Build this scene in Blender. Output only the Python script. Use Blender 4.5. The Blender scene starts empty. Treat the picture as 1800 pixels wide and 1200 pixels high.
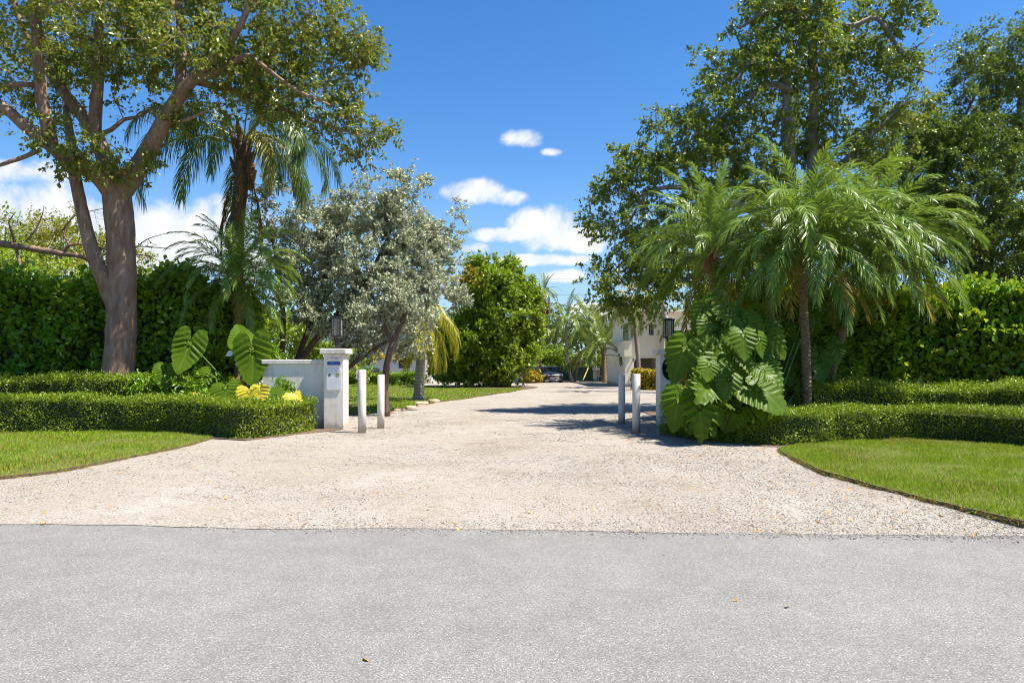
import bpy, math, random
import numpy as np
from mathutils import Vector, Matrix

SC = bpy.context.scene
COL = SC.collection
R = math.radians
CAM_H, FPX, HX, HY = 1.5, 1200.0, 900.0, 642.0


def P(px, py, Y):
    """point of the place seen at photo pixel (px, py), Y metres ahead of the camera"""
    return np.array([(px - HX) / FPX * Y, Y, CAM_H + (HY - py) / FPX * Y])


def G(px, py):
    Y = CAM_H * FPX / (py - HY)
    return np.array([(px - HX) / FPX * Y, Y])


# ------------------------------------------------------------------ camera
cam = bpy.data.cameras.new('camera')
cam.lens, cam.sensor_width = 24.0, 36.0
cam.shift_y = (HY - 600) / 1800.0
cam.clip_end = 3000
camo = bpy.data.objects.new('camera', cam)
COL.objects.link(camo)
camo.location = (0, 0, CAM_H)
camo.rotation_euler = (R(90), 0, 0)
SC.camera = camo

# ------------------------------------------------------------------ sun, sky, exposure
SUN = Vector((0.50, -0.11, 1.0)).normalized()
EL = math.asin(SUN.z)
AZ = math.atan2(SUN.x, SUN.y)
EXPOSURE = 1.32
SUN_STRENGTH, SKY_STRENGTH = 4.7, 0.080
sun = bpy.data.lights.new('sun', 'SUN')
sun.energy, sun.angle, sun.color = SUN_STRENGTH, R(0.5), (1.0, 0.94, 0.83)
suno = bpy.data.objects.new('sun', sun)
COL.objects.link(suno)
suno.rotation_euler = SUN.to_track_quat('Z', 'Y').to_euler()
SC.view_settings.view_transform = 'Standard'
SC.view_settings.look = 'None'
SC.view_settings.exposure = EXPOSURE
SC.view_settings.gamma = 1
SC.view_settings.use_curve_mapping = False
SC.cycles.max_bounces = 8
SC.cycles.diffuse_bounces = 4
SC.cycles.glossy_bounces = 3
SC.cycles.transmission_bounces = 5
SC.cycles.transparent_max_bounces = 8
SC.cycles.use_denoising = True
SC.cycles.filter_width = 1.05
SC.cycles.sample_clamp_indirect = 4.0


class NT:
    """tiny node-graph helper"""
    def __init__(s, tree):
        s.t = tree

    def n(s, kind, **kw):
        nd = s.t.nodes.new(kind)
        for k, v in kw.items():
            setattr(nd, k, v)
        return nd

    def l(s, a, b):
        s.t.links.new(a, b)

    def m(s, op, a, b=None, c=None):
        nd = s.n('ShaderNodeMath', operation=op)
        for i, v in enumerate((a, b, c)):
            if v is None:
                continue
            if isinstance(v, (int, float)):
                nd.inputs[i].default_value = v
            else:
                s.l(v, nd.inputs[i])
        return nd.outputs[0]

    def noise(s, vec, scale, detail=4, rough=0.55, dist=0.0):
        nd = s.n('ShaderNodeTexNoise')
        nd.inputs['Scale'].default_value = scale
        nd.inputs['Detail'].default_value = detail
        nd.inputs['Roughness'].default_value = rough
        nd.inputs['Distortion'].default_value = dist
        if vec is not None:
            s.l(vec, nd.inputs['Vector'])
        return nd.outputs['Fac']

    def ramp(s, fac, stops, interp='LINEAR'):
        nd = s.n('ShaderNodeValToRGB')
        cr = nd.color_ramp
        cr.interpolation = interp
        while len(cr.elements) < len(stops):
            cr.elements.new(0.5)
        for e, (p, c) in zip(cr.elements, stops):
            e.position = p
            e.color = (c[0], c[1], c[2], 1)
        s.l(fac, nd.inputs['Fac'])
        return nd.outputs['Color']

    def mix(s, fac, a, b, blend='MIX'):
        nd = s.n('ShaderNodeMix', data_type='RGBA', blend_type=blend)
        for sock, v in ((nd.inputs[0], fac), (nd.inputs[6], a), (nd.inputs[7], b)):
            if isinstance(v, (int, float)):
                sock.default_value = v
            elif isinstance(v, (tuple, list)):
                sock.default_value = (v[0], v[1], v[2], 1)
            else:
                s.l(v, sock)
        return nd.outputs[2]

    def smooth(s, x, a, b):
        nd = s.n('ShaderNodeMapRange', interpolation_type='SMOOTHSTEP')
        s.l(x, nd.inputs[0])
        nd.inputs[1].default_value, nd.inputs[2].default_value = a, b
        return nd.outputs[0]


world = bpy.data.worlds.new("World")
SC.world = world
world.use_nodes = True
W = NT(world.node_tree)
world.node_tree.nodes.clear()
sky = W.n('ShaderNodeTexSky', sky_type='NISHITA')
sky.sun_disc = False
sky.sun_elevation, sky.sun_rotation = EL, AZ
sky.air_density, sky.dust_density, sky.ozone_density = 1.0, 0.2, 1.6
wtc = W.n('ShaderNodeTexCoord')
sep = W.n('ShaderNodeSeparateXYZ')
W.l(wtc.outputs['Generated'], sep.inputs[0])
azn = W.m('ARCTAN2', sep.outputs[0], sep.outputs[1])
eln = W.m('ARCSINE', sep.outputs[2])
wn1 = W.noise(wtc.outputs['Generated'], 16, 7, 0.62, 0.3)
wn2 = W.noise(wtc.outputs['Generated'], 5.0, 5, 0.55)
best = None
CLOUDS = [(40, 395, 190, 95), (-30, 300, 120, 28), (250, 420, 160, 72), (390, 420, 110, 66), (925, 243, 46, 17),
          (968, 267, 24, 8), (832, 335, 66, 22), (895, 347, 50, 16), (955, 400, 66, 40), (1015, 420, 70, 24), (890, 414, 60, 14),
          (940, 457, 90, 11), (985, 485, 50, 13), (836, 438, 34, 12), (1060, 545, 70, 16), (1900, 470, 240, 70), (-420, 350, 260, 100)]
for px, py, rx, ry in CLOUDS:
    a0 = math.atan((px - HX) / FPX)
    c = math.cos(a0)
    e0 = math.atan((HY - py) / FPX * c)
    ra, re = rx / FPX * c * c, ry / FPX * c
    da = W.m('MULTIPLY', W.m('SUBTRACT', azn, a0), 1 / ra)
    de = W.m('MULTIPLY', W.m('SUBTRACT', eln, e0), 1 / re)
    v = W.m('SUBTRACT', 1.4 if rx > 100 else (1.3 if rx > 55 else 1.05), W.m('ADD', W.m('MULTIPLY', da, da), W.m('MULTIPLY', de, de)))
    best = v if best is None else W.m('MAXIMUM', best, v)
best = W.m('MAXIMUM', best, -2.0)
# a scatter of the same fair-weather clouds all round the horizon, thinning upwards, kept clear ahead by the big blue gap
wide = W.m('SUBTRACT', W.m('MULTIPLY', wn2, 5.2), W.m('ADD', 3.1, W.m('MULTIPLY', W.m('ABSOLUTE', eln), 1.6)))
front = W.smooth(sep.outputs[1], 0.15, 0.6)
wide = W.m('SUBTRACT', wide, W.m('MULTIPLY', front, 3.0))
best = W.m('MAXIMUM', best, wide)
dens = W.smooth(W.m('ADD', best, W.m('MULTIPLY', W.m('SUBTRACT', wn1, 0.5), 3.9)), 0.05, 1.15)
ccol = W.mix(W.smooth(wn1, 0.3, 0.7), (4.2, 4.5, 4.9), (5.7, 5.65, 5.5))
hs = W.n('ShaderNodeHueSaturation')
hs.inputs['Saturation'].default_value = 1.36
hs.inputs['Value'].default_value = 0.98
hs.inputs['Hue'].default_value = 0.506
W.l(sky.outputs[0], hs.inputs['Color'])
haze_low = W.mix(W.m('MULTIPLY', W.smooth(eln, 0.30, 0.0), 0.72), hs.outputs[0], (1.75, 2.85, 4.35))
wcol = W.mix(W.m('MULTIPLY', dens, 0.93), haze_low, ccol)
bg = W.n('ShaderNodeBackground')
bg.inputs['Strength'].default_value = SKY_STRENGTH
W.l(wcol, bg.inputs['Color'])
wo = W.n('ShaderNodeOutputWorld')
W.l(bg.outputs[0], wo.inputs['Surface'])

# ------------------------------------------------------------------ materials
MATS = {}


def new_mat(name):
    m = bpy.data.materials.new(name)
    m.use_nodes = True
    m.node_tree.nodes.clear()
    g = NT(m.node_tree)
    MATS[name] = m
    b = g.n('ShaderNodeBsdfPrincipled')
    o = g.n('ShaderNodeOutputMaterial')
    g.l(b.outputs[0], o.inputs['Surface'])
    tc = g.n('ShaderNodeTexCoord')
    return m, g, b, o, tc.outputs['Object']


def bump(g, b, h, strength, dist=0.02):
    n = g.n('ShaderNodeBump')
    n.inputs['Strength'].default_value = strength
    n.inputs['Distance'].default_value = dist
    g.l(h, n.inputs['Height'])
    g.l(n.outputs[0], b.inputs['Normal'])


def leaf_mat(name, stops, rough=0.42, trans=0.35, tcol=(0.30, 0.42, 0.05), spec=0.4, vein=None, k=(1.35, 1.25, .75)):
    stops = [tuple(c * f for c, f in zip(s, k)) for s in stops]
    m, g, b, o, tc = new_mat(name)
    geo = g.n('ShaderNodeNewGeometry')
    n = len(stops)
    col = g.ramp(geo.outputs['Random Per Island'], [((i + 0.0) / max(1, n - 1), c) for i, c in enumerate(stops)])
    nz = g.noise(tc, 9, 3)
    col = g.mix(0.45, col, g.mix(nz, (0.25, 0.25, 0.25), (1.0, 1.0, 1.0)), 'OVERLAY') if vein is None else col
    if vein is not None:
        at = g.n('ShaderNodeAttribute', attribute_name='vein')
        col = g.mix(at.outputs['Fac'], g.mix(0.3, col, g.mix(nz, (0.2, 0.2, 0.2), (1, 1, 1)), 'OVERLAY'), vein)
    g.l(col, b.inputs['Base Color'])
    b.inputs['Roughness'].default_value = rough
    b.inputs['Specular IOR Level'].default_value = spec
    tr = g.n('ShaderNodeBsdfTranslucent')
    g.l(g.mix(0.5, col, tcol), tr.inputs['Color'])
    mx = g.n('ShaderNodeMixShader')
    mx.inputs[0].default_value = trans
    g.l(b.outputs[0], mx.inputs[1])
    g.l(tr.outputs[0], mx.inputs[2])
    g.l(mx.outputs[0], o.inputs['Surface'])
    return m


def plain_mat(name, c1, c2=None, scale=8.0, rough=0.6, bmp=0.0, bscale=60.0, spec=0.4, metal=0.0, bdist=0.01):
    m, g, b, o, tc = new_mat(name)
    c2 = c2 or c1
    g.l(g.ramp(g.noise(tc, scale, 6, 0.62), [(0.32, c1), (0.68, c2)]), b.inputs['Base Color'])
    b.inputs['Roughness'].default_value = rough
    b.inputs['Specular IOR Level'].default_value = spec
    b.inputs['Metallic'].default_value = metal
    if bmp:
        bump(g, b, g.noise(tc, bscale, 4, 0.6), bmp, bdist)
    return m


def bark_mat(name, cols, sx=6.0, sz=1.4, bmp=0.6, rough=0.75, rings=0.0, fine=40):
    m, g, b, o, tc = new_mat(name)
    mp = g.n('ShaderNodeMapping')
    mp.inputs['Scale'].default_value = (sx, sx, sz)
    g.l(tc, mp.inputs[0])
    n1 = g.noise(mp.outputs[0], 1.0, 7, 0.65, 0.6)
    n2 = g.noise(tc, fine, 4, 0.6)
    col = g.ramp(n1, [(0.25 + 0.5 * i / max(1, len(cols) - 1), c) for i, c in enumerate(cols)])
    col = g.mix(0.35, col, g.mix(n2, (0.2, 0.2, 0.2), (0.95, 0.95, 0.95)), 'OVERLAY')
    h = g.m('ADD', g.m('MULTIPLY', n1, 0.8), g.m('MULTIPLY', n2, 0.3))
    if rings:
        sp = g.n('ShaderNodeSeparateXYZ')
        g.l(tc, sp.inputs[0])
        z = g.m('ADD', sp.outputs[2], g.m('MULTIPLY', n1, 0.06))
        rg = g.m('POWER', g.m('ABSOLUTE', g.m('SINE', g.m('MULTIPLY', z, rings))), 0.4)
        col = g.mix(g.m('MULTIPLY', g.m('SUBTRACT', 1.0, rg), 0.7), col, (0.07, 0.06, 0.05))
        h = g.m('ADD', h, rg)
    g.l(col, b.inputs['Base Color'])
    b.inputs['Roughness'].default_value = rough
    b.inputs['Specular IOR Level'].default_value = 0.3
    bump(g, b, h, bmp, 0.03)
    return m


# leaves (real leaf reflectances)
leaf_mat('gumbo_leaf', [(.035, .065, .014), (.060, .098, .020), (.090, .120, .026), (.14, .145, .036), (.072, .105, .022), (.19, .13, .03)], 0.36, 0.33, (.30, .38, .03), k=(1.68, 1.58, .9))
leaf_mat('gumbo_leaf_right', [(.040, .065, .014), (.068, .098, .020), (.100, .118, .024), (.15, .145, .035), (.070, .105, .020), (.22, .14, .03)], 0.36, 0.33, (.30, .40, .03), k=(1.5, 1.72, .9))
leaf_mat('olive_leaf', [(.022, .050, .014), (.040, .075, .020), (.055, .092, .026), (.075, .11, .028), (.035, .07, .02)], 0.36, 0.28, (.28, .40, .03), k=(2.0, 1.75, .7))
leaf_mat('silver_leaf', [(.17, .20, .145), (.25, .28, .21), (.33, .35, .28), (.12, .145, .09), (.22, .21, .15), (.29, .31, .25)], 0.5, 0.25, (.38, .40, .25), k=(1.48, 1.48, 1.28))
leaf_mat('round_tree_leaf', [(.055, .115, .006), (.12, .19, .008), (.17, .235, .009), (.085, .15, .007), (.20, .25, .012)], 0.42, 0.27, (.36, .55, .02))
leaf_mat('round_tree_rusty', [(.17, .17, .02), (.24, .19, .03), (.20, .13, .03), (.12, .16, .02)], 0.4, 0.35, (.5, .4, .04))
leaf_mat('clusia_leaf', [(.025, .070, .010), (.040, .100, .014), (.060, .125, .018), (.032, .082, .012), (.085, .150, .02)], 0.36, 0.32, (.34, .50, .02), 0.36, k=(3.0, 2.35, .7))
leaf_mat('ficus_leaf', [(.035, .075, .010), (.055, .105, .013), (.085, .140, .018), (.045, .090, .012), (.12, .16, .022), (.06, .10, .014)], 0.38, 0.30, (.32, .42, .02), 0.35, k=(2.0, 1.7, .6))
leaf_mat('clusia_new_leaf', [(.13, .22, .02), (.20, .29, .03), (.10, .19, .016), (.24, .30, .05)], 0.38, 0.36, (.45, .55, .03), 0.36)
leaf_mat('yellow_hedge_leaf', [(.07, .14, .014), (.12, .20, .02), (.18, .25, .025), (.10, .17, .018), (.24, .29, .04)], 0.38, 0.32, (.4, .5, .03))
leaf_mat('croton_leaf', [(.10, .13, .02), (.30, .26, .03), (.42, .33, .04), (.16, .16, .02), (.32, .16, .03)], 0.4, 0.3, (.5, .4, .03))
leaf_mat('date_frond', [(.055, .120, .024), (.085, .165, .040), (.12, .195, .055), (.065, .135, .03)], 0.36, 0.30, (.30, .42, .04), 0.34, k=(1.5, 1.3, .68))
leaf_mat('date_frond_old', [(.08, .13, .03), (.14, .16, .03), (.26, .19, .03), (.10, .13, .03), (.36, .22, .03)], 0.42, 0.32, (.5, .35, .03))
leaf_mat('queen_frond', [(.022, .055, .014), (.038, .080, .020), (.060, .105, .026), (.03, .065, .018)], 0.38, 0.24, (.14, .24, .03))
leaf_mat('queen_frond_yellow', [(.10, .14, .025), (.17, .18, .035), (.13, .15, .03)], 0.42, 0.3, (.35, .35, .05))
leaf_mat('dead_frond', [(.12, .075, .045), (.19, .125, .075), (.085, .055, .035)], 0.8, 0.15, (.25, .17, .1), 0.2)
leaf_mat('lawn_palm_frond', [(.16, .19, .022), (.23, .23, .028), (.28, .26, .035), (.12, .17, .02)], 0.38, 0.32, (.45, .42, .03))
leaf_mat('coconut_frond', [(.055, .10, .022), (.085, .14, .032), (.12, .165, .045), (.15, .18, .06)], 0.34, 0.3, (.3, .38, .05))
leaf_mat('pale_frond', [(.15, .19, .08), (.22, .25, .12), (.17, .19, .09), (.10, .15, .05)], 0.4, 0.3, (.35, .4, .12))
leaf_mat('elephant_leaf', [(.055, .125, .010), (.075, .15, .013)], 0.46, 0.34, (.30, .44, .01), 0.16, vein=(.20, .28, .04), k=(1.1, .95, .45))
leaf_mat('elephant_leaf_deep', [(.042, .105, .009), (.055, .125, .011)], 0.42, 0.34, (.30, .44, .01), 0.20, vein=(.17, .25, .035), k=(1.35, 1.05, .45))
leaf_mat('elephant_leaf_yellow', [(.52, .42, .025), (.56, .46, .03)], 0.4, 0.3, (.75, .6, .05), 0.4, vein=(.38, .42, .05), k=(1, 1, 1))
leaf_mat('elephant_leaf_orange', [(.42, .20, .03), (.46, .22, .03)], 0.5, 0.3, (.6, .3, .05), 0.4, vein=(.5, .33, .08), k=(1, 1, 1))
leaf_mat('bromeliad_leaf', [(.06, .05, .02), (.09, .035, .025), (.04, .07, .02), (.12, .10, .04)], 0.35, 0.2, (.2, .15, .04))
leaf_mat('yellowgreen_leaf', [(.10, .15, .018), (.16, .20, .022), (.21, .21, .03), (.12, .16, .02), (.22, .16, .03)], 0.42, 0.35, (.42, .42, .04))
leaf_mat('lime_leaf', [(.10, .18, .018), (.16, .25, .022), (.21, .29, .03), (.08, .15, .016)], 0.4, 0.35, (.42, .5, .04))
leaf_mat('wood_mass_leaf', [(.035, .065, .014), (.06, .10, .02), (.09, .13, .028), (.05, .08, .02)], 0.5, 0.3, (.25, .3, .04))
leaf_mat('grass_blade', [(.095, .160, .030), (.13, .205, .036), (.17, .235, .045), (.11, .18, .032), (.25, .24, .085)], 0.6, 0.35, (.34, .42, .03), 0.18, k=(1.30, 1.36, .36))
leaf_mat('dry_grass', [(.22, .155, .075), (.30, .22, .11), (.14, .095, .045), (.15, .17, .04)], 0.7, 0.2, (.3, .22, .1), 0.2)
leaf_mat('dry_leaf', [(.28, .15, .065), (.38, .23, .11), (.18, .095, .05), (.46, .30, .15), (.40, .17, .05)], 0.65, 0.15, (.4, .25, .1), 0.25)

# bark
bark_mat('gumbo_bark', [(.095, .052, .032), (.20, .118, .076), (.265, .178, .125), (.35, .275, .215)], 9, 2.2, 0.9)
bark_mat('grey_bark', [(.10, .085, .07), (.19, .165, .14), (.28, .25, .22)], 7, 2.0, 0.6)
bark_mat('brown_bark', [(.055, .036, .025), (.11, .07, .048), (.17, .115, .08)], 9, 2.0, 0.7)
bark_mat('queen_bark', [(.060, .045, .034), (.11, .085, .065), (.17, .14, .11)], 9, 2.5, 0.7, rings=20)
bark_mat('date_bark', [(.11, .065, .035), (.20, .13, .075), (.29, .20, .13)], 14, 10, 0.7)
bark_mat('lawn_palm_bark', [(.20, .185, .165), (.29, .275, .25), (.36, .345, .32)], 6, 2.0, 0.4, rings=22)
bark_mat('pale_bark', [(.26, .225, .185), (.36, .32, .275), (.44, .40, .35)], 6, 2.0, 0.4, rings=16)
bark_mat('coco_bark', [(.15, .085, .05), (.24, .14, .09), (.30, .20, .13)], 6, 4.0, 0.5, rings=26)
plain_mat('shade_core', (.022, .034, .009), (.050, .060, .018), 14, 0.9, 0.5, 40)  # dark tone stands in for the shade deep inside the hedges
plain_mat('rachis', (.14, .18, .05), (.22, .24, .08), 10, 0.45)
plain_mat('rachis_old', (.30, .22, .08), (.38, .28, .10), 10, 0.5)
plain_mat('petiole', (.11, .19, .04), (.18, .26, .06), 6, 0.4)
plain_mat('palm_fibre', (.10, .045, .02), (.22, .10, .045), 30, 0.9, 0.8, 60)

# hard surfaces
def stucco(name, c, dirt, amount=0.55, bscale=26):
    m, g, b, o, tc = new_mat(name)
    n1 = g.noise(tc, 2.2, 6, 0.65, 0.4)
    mp = g.n('ShaderNodeMapping')
    mp.inputs['Scale'].default_value = (9, 9, 0.8)
    g.l(tc, mp.inputs[0])
    st = g.noise(mp.outputs[0], 1.3, 5, 0.6)
    f = g.m('MULTIPLY', g.smooth(g.m('ADD', g.m('MULTIPLY', n1, 0.6), g.m('MULTIPLY', st, 0.4)), 0.46, 0.72), amount)
    sz = g.n('ShaderNodeSeparateXYZ')
    g.l(tc, sz.inputs[0])
    spl = g.m('MULTIPLY', g.smooth(g.m('ADD', sz.outputs[2], g.m('MULTIPLY', g.noise(tc, 7, 5, .65), -.36)), .12, -.10), 0.7)
    g.l(g.mix(spl, g.mix(f, c, dirt), (.27, .225, .165)), b.inputs['Base Color'])
    b.inputs['Roughness'].default_value = 0.8
    b.inputs['Specular IOR Level'].default_value = 0.25
    bump(g, b, g.noise(tc, bscale, 5, 0.65), 0.3, 0.008)
    return m


stucco('white_stucco', (.74, .685, .59), (.44, .385, .31), .7)
stucco('cap_stucco', (.68, .635, .55), (.27, .245, .205), 0.85)
stucco('house_stucco', (.74, .68, .54), (.62, .56, .44), 0.3, 30)
stucco('grey_house_wall', (.56, .56, .54), (.44, .44, .42), 0.4, 9)
plain_mat('black_metal', (.012, .012, .013), (.022, .022, .023), 20, 0.45, 0.1, 90, 0.5)
m, g, b, o, tc = new_mat('bollard_paint')
sp = g.noise(tc, 34, 3, 0.5)
stn = g.smooth(g.noise(tc, 6, 5, 0.65), 0.50, 0.78)
base = g.mix(g.m('MULTIPLY', stn, 0.5), (.59, .55, .48), (.31, .28, .22))
base = g.mix(g.smooth(sp, 0.735, 0.79), base, (.26, .13, .06))
sp_z = g.n('ShaderNodeSeparateXYZ')
g.l(tc, sp_z.inputs[0])
splash = g.m('MULTIPLY', g.smooth(g.m('ADD', sp_z.outputs[2], g.m('MULTIPLY', g.noise(tc, 11, 5, .65), -.34)), .10, -.10), 0.75)
base = g.mix(splash, base, (.30, .245, .18))
g.l(base, b.inputs['Base Color'])
b.inputs['Roughness'].default_value = 0.6
bump(g, b, g.noise(tc, 45, 4, 0.6), 0.25, 0.01)
m, g, b, o, tc = new_mat('seeded_glass')
b.inputs['Base Color'].default_value = (.62, .60, .50, 1)
b.inputs['Roughness'].default_value = 0.12
b.inputs['Transmission Weight'].default_value = 0.75
b.inputs['IOR'].default_value = 1.2
bump(g, b, g.noise(tc, 55, 3, 0.5), 0.5, 0.01)
plain_mat('sign_plate', (.62, .63, .64), (.70, .70, .70), 6, 0.35)
plain_mat('sign_blue', (.012, .045, .26), (.015, .055, .30), 6, 0.4)
plain_mat('sign_ink', (.05, .05, .07), (.10, .10, .13), 30, 0.6)
plain_mat('sign_ink_grey', (.30, .31, .32), (.40, .40, .41), 30, 0.6)
plain_mat('sign_ink_violet', (.10, .11, .24), (.16, .17, .30), 30, 0.6)
plain_mat('sign_ink_pale', (.50, .62, .72), (.6, .7, .78), 30, 0.6)
plain_mat('sign_star', (.02, .025, .012), (.03, .035, .02), 30, 0.5)
plain_mat('sign_lime', (.28, .32, .03), (.33, .38, .04), 30, 0.5)
plain_mat('sign_sky', (.20, .36, .80), (.35, .5, .85), 30, 0.5)
plain_mat('oval_green_black', (.006, .010, .009), (.012, .018, .016), 20, 0.22)
plain_mat('oval_gilt', (.30, .30, .27), (.42, .42, .38), 30, 0.4)
plain_mat('edging_stone', (.36, .23, .165), (.50, .36, .27), 9, 0.85, 0.5, 30)
plain_mat('windscreen_mesh', (.012, .045, .034), (.020, .065, .050), 5, 0.7, 0.3, 14)
plain_mat('fence_rail', (.30, .32, .31), (.40, .41, .40), 8, 0.5)
plain_mat('window_dark', (.02, .03, .035), (.04, .055, .06), 3, 0.08, spec=0.6)
plain_mat('window_frame', (.55, .54, .50), (.62, .60, .56), 8, 0.5)
plain_mat('garage_panel', (.30, .285, .255), (.36, .34, .30), 3, 0.6)
plain_mat('soffit', (.58, .54, .46), (.64, .60, .52), 3, 0.8)
plain_mat('car_paint', (.030, .033, .038), (.036, .038, .043), 3, 0.30, spec=0.45, metal=0.1)
plain_mat('car_black', (.012, .012, .013), (.018, .018, .019), 20, 0.45)
plain_mat('car_glass', (.018, .022, .022), (.03, .035, .035), 2, 0.10, spec=0.3)
plain_mat('car_chrome', (.55, .56, .58), (.62, .63, .65), 8, 0.2, metal=0.9)
plain_mat('car_lamp', (.55, .58, .62), (.7, .72, .75), 30, 0.1, spec=0.8)
plain_mat('tyre_rubber', (.02, .02, .02), (.03, .03, .03), 20, 0.8)
plain_mat('plate_white', (.62, .60, .50), (.7, .68, .6), 20, 0.5)
plain_mat('yellow_guard', (.62, .42, .02), (.70, .50, .03), 6, 0.45)
plain_mat('meter_grey', (.50, .51, .50), (.60, .61, .60), 6, 0.45)
plain_mat('post_wood', (.36, .31, .23), (.47, .41, .31), 8, 0.8, 0.4, 40)
plain_mat('white_label', (.70, .69, .66), (.76, .75, .72), 8, 0.5)
plain_mat('teal_bin', (.02, .11, .085), (.03, .14, .105), 8, 0.5)
plain_mat('soil', (.040, .028, .018), (.085, .060, .040), 7, 0.95, 0.7, 50)
plain_mat('mulch', (.075, .048, .030), (.17, .115, .075), 22, 0.95, 0.9, 60)
plain_mat('lawn_soil', (.075, .092, .012), (.105, .115, .022), 4, 0.95, 0.7, 90)
plain_mat('wild_ground', (.055, .070, .022), (.10, .10, .045), 0.8, 0.95, 0.6, 8)
plain_mat('cable', (.03, .03, .03), (.04, .04, .04), 8, 0.6)

# asphalt: sun-bleached aggregate
m, g, b, o, tc = new_mat('asphalt')
n_l = g.noise(tc, 0.55, 5, 0.6)
n_m = g.noise(tc, 3.0, 5, 0.65)
n_f = g.noise(tc, 95, 3, 0.7)
vo = g.n('ShaderNodeTexVoronoi', feature='F1')
vo.inputs['Scale'].default_value = 105
g.l(tc, vo.inputs['Vector'])
sepc = g.n('ShaderNodeSeparateColor')
g.l(vo.outputs['Color'], sepc.inputs[0])
agg = g.ramp(sepc.outputs[0], [(0.0, (.105, .102, .097)), (0.22, (.19, .185, .177)), (0.75, (.232, .226, .216)), (0.94, (.28, .273, .26)), (1.0, (.37, .36, .34))])
agg = g.mix(g.smooth(vo.outputs['Distance'], 0.28, 0.75), agg, (.145, .141, .135))
col = g.mix(0.55, agg, g.ramp(n_l, [(0.3, (.42, .42, .42)), (0.7, (.58, .58, .58))]), 'OVERLAY')
col = g.mix(0.55, col, g.ramp(n_m, [(0.3, (.40, .40, .40)), (0.7, (.58, .58, .58))]), 'OVERLAY')
col = g.mix(0.35, col, g.ramp(n_f, [(0.3, (.25, .25, .25)), (0.7, (.75, .75, .75))]), 'OVERLAY')
g.l(col, b.inputs['Base Color'])
b.inputs['Roughness'].default_value = 0.85
b.inputs['Specular IOR Level'].default_value = 0.3
bump(g, b, g.m('ADD', g.m('MULTIPLY', n_f, 0.5), g.m('MULTIPLY', vo.outputs['Distance'], -0.9)), 0.55, 0.006)

# packed crushed-limestone of the drive
m, g, b, o, tc = new_mat('limestone_drive')
n_l = g.noise(tc, 0.45, 6, 0.62, 0.5)
n_m = g.noise(tc, 4.0, 5, 0.65)
n_f = g.noise(tc, 60, 4, 0.7)
vo = g.n('ShaderNodeTexVoronoi', feature='F1')
vo.inputs['Scale'].default_value = 34
vo.inputs['Randomness'].default_value = 1.0
g.l(tc, vo.inputs['Vector'])
sepc = g.n('ShaderNodeSeparateColor')
g.l(vo.outputs['Color'], sepc.inputs[0])
peb = g.ramp(sepc.outputs[0], [(0.0, (.15, .12, .088)), (0.2, (.275, .240, .198)), (0.6, (.335, .300, .258)), (1.0, (.40, .37, .33))])
peb = g.mix(g.smooth(vo.outputs['Distance'], 0.35, 0.8), peb, (.215, .182, .143))
dustc = g.ramp(n_l, [(0.34, (.215, .178, .138)), (0.46, (.275, .243, .207)), (0.56, (.297, .270, .238)), (0.68, (.335, .313, .286))])
col = g.mix(g.smooth(n_m, 0.35, 0.65), peb, dustc)
col = g.mix(0.4, col, g.ramp(n_f, [(0.3, (.25, .25, .25)), (0.7, (.75, .75, .75))]), 'OVERLAY')
g.l(col, b.inputs['Base Color'])
b.inputs['Roughness'].default_value = 0.95
b.inputs['Specular IOR Level'].default_value = 0.15
bump(g, b, g.m('ADD', g.m('MULTIPLY', n_f, 0.5), g.m('ADD', g.m('MULTIPLY', n_m, 0.6), g.m('MULTIPLY', vo.outputs['Distance'], -0.8))), 0.8, 0.02)

m, g, b, o, tc = new_mat('limestone_chip')
geo = g.n('ShaderNodeNewGeometry')
col = g.ramp(geo.outputs['Random Per Island'], [(0.0, (.14, .12, .10)), (0.12, (.265, .238, .208)), (0.6, (.345, .322, .292)), (0.91, (.415, .398, .370)), (0.94, (.34, .23, .13)), (1.0, (.18, .115, .065))])
g.l(col, b.inputs['Base Color'])
b.inputs['Roughness'].default_value = 0.9
b.inputs['Specular IOR Level'].default_value = 0.2

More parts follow.
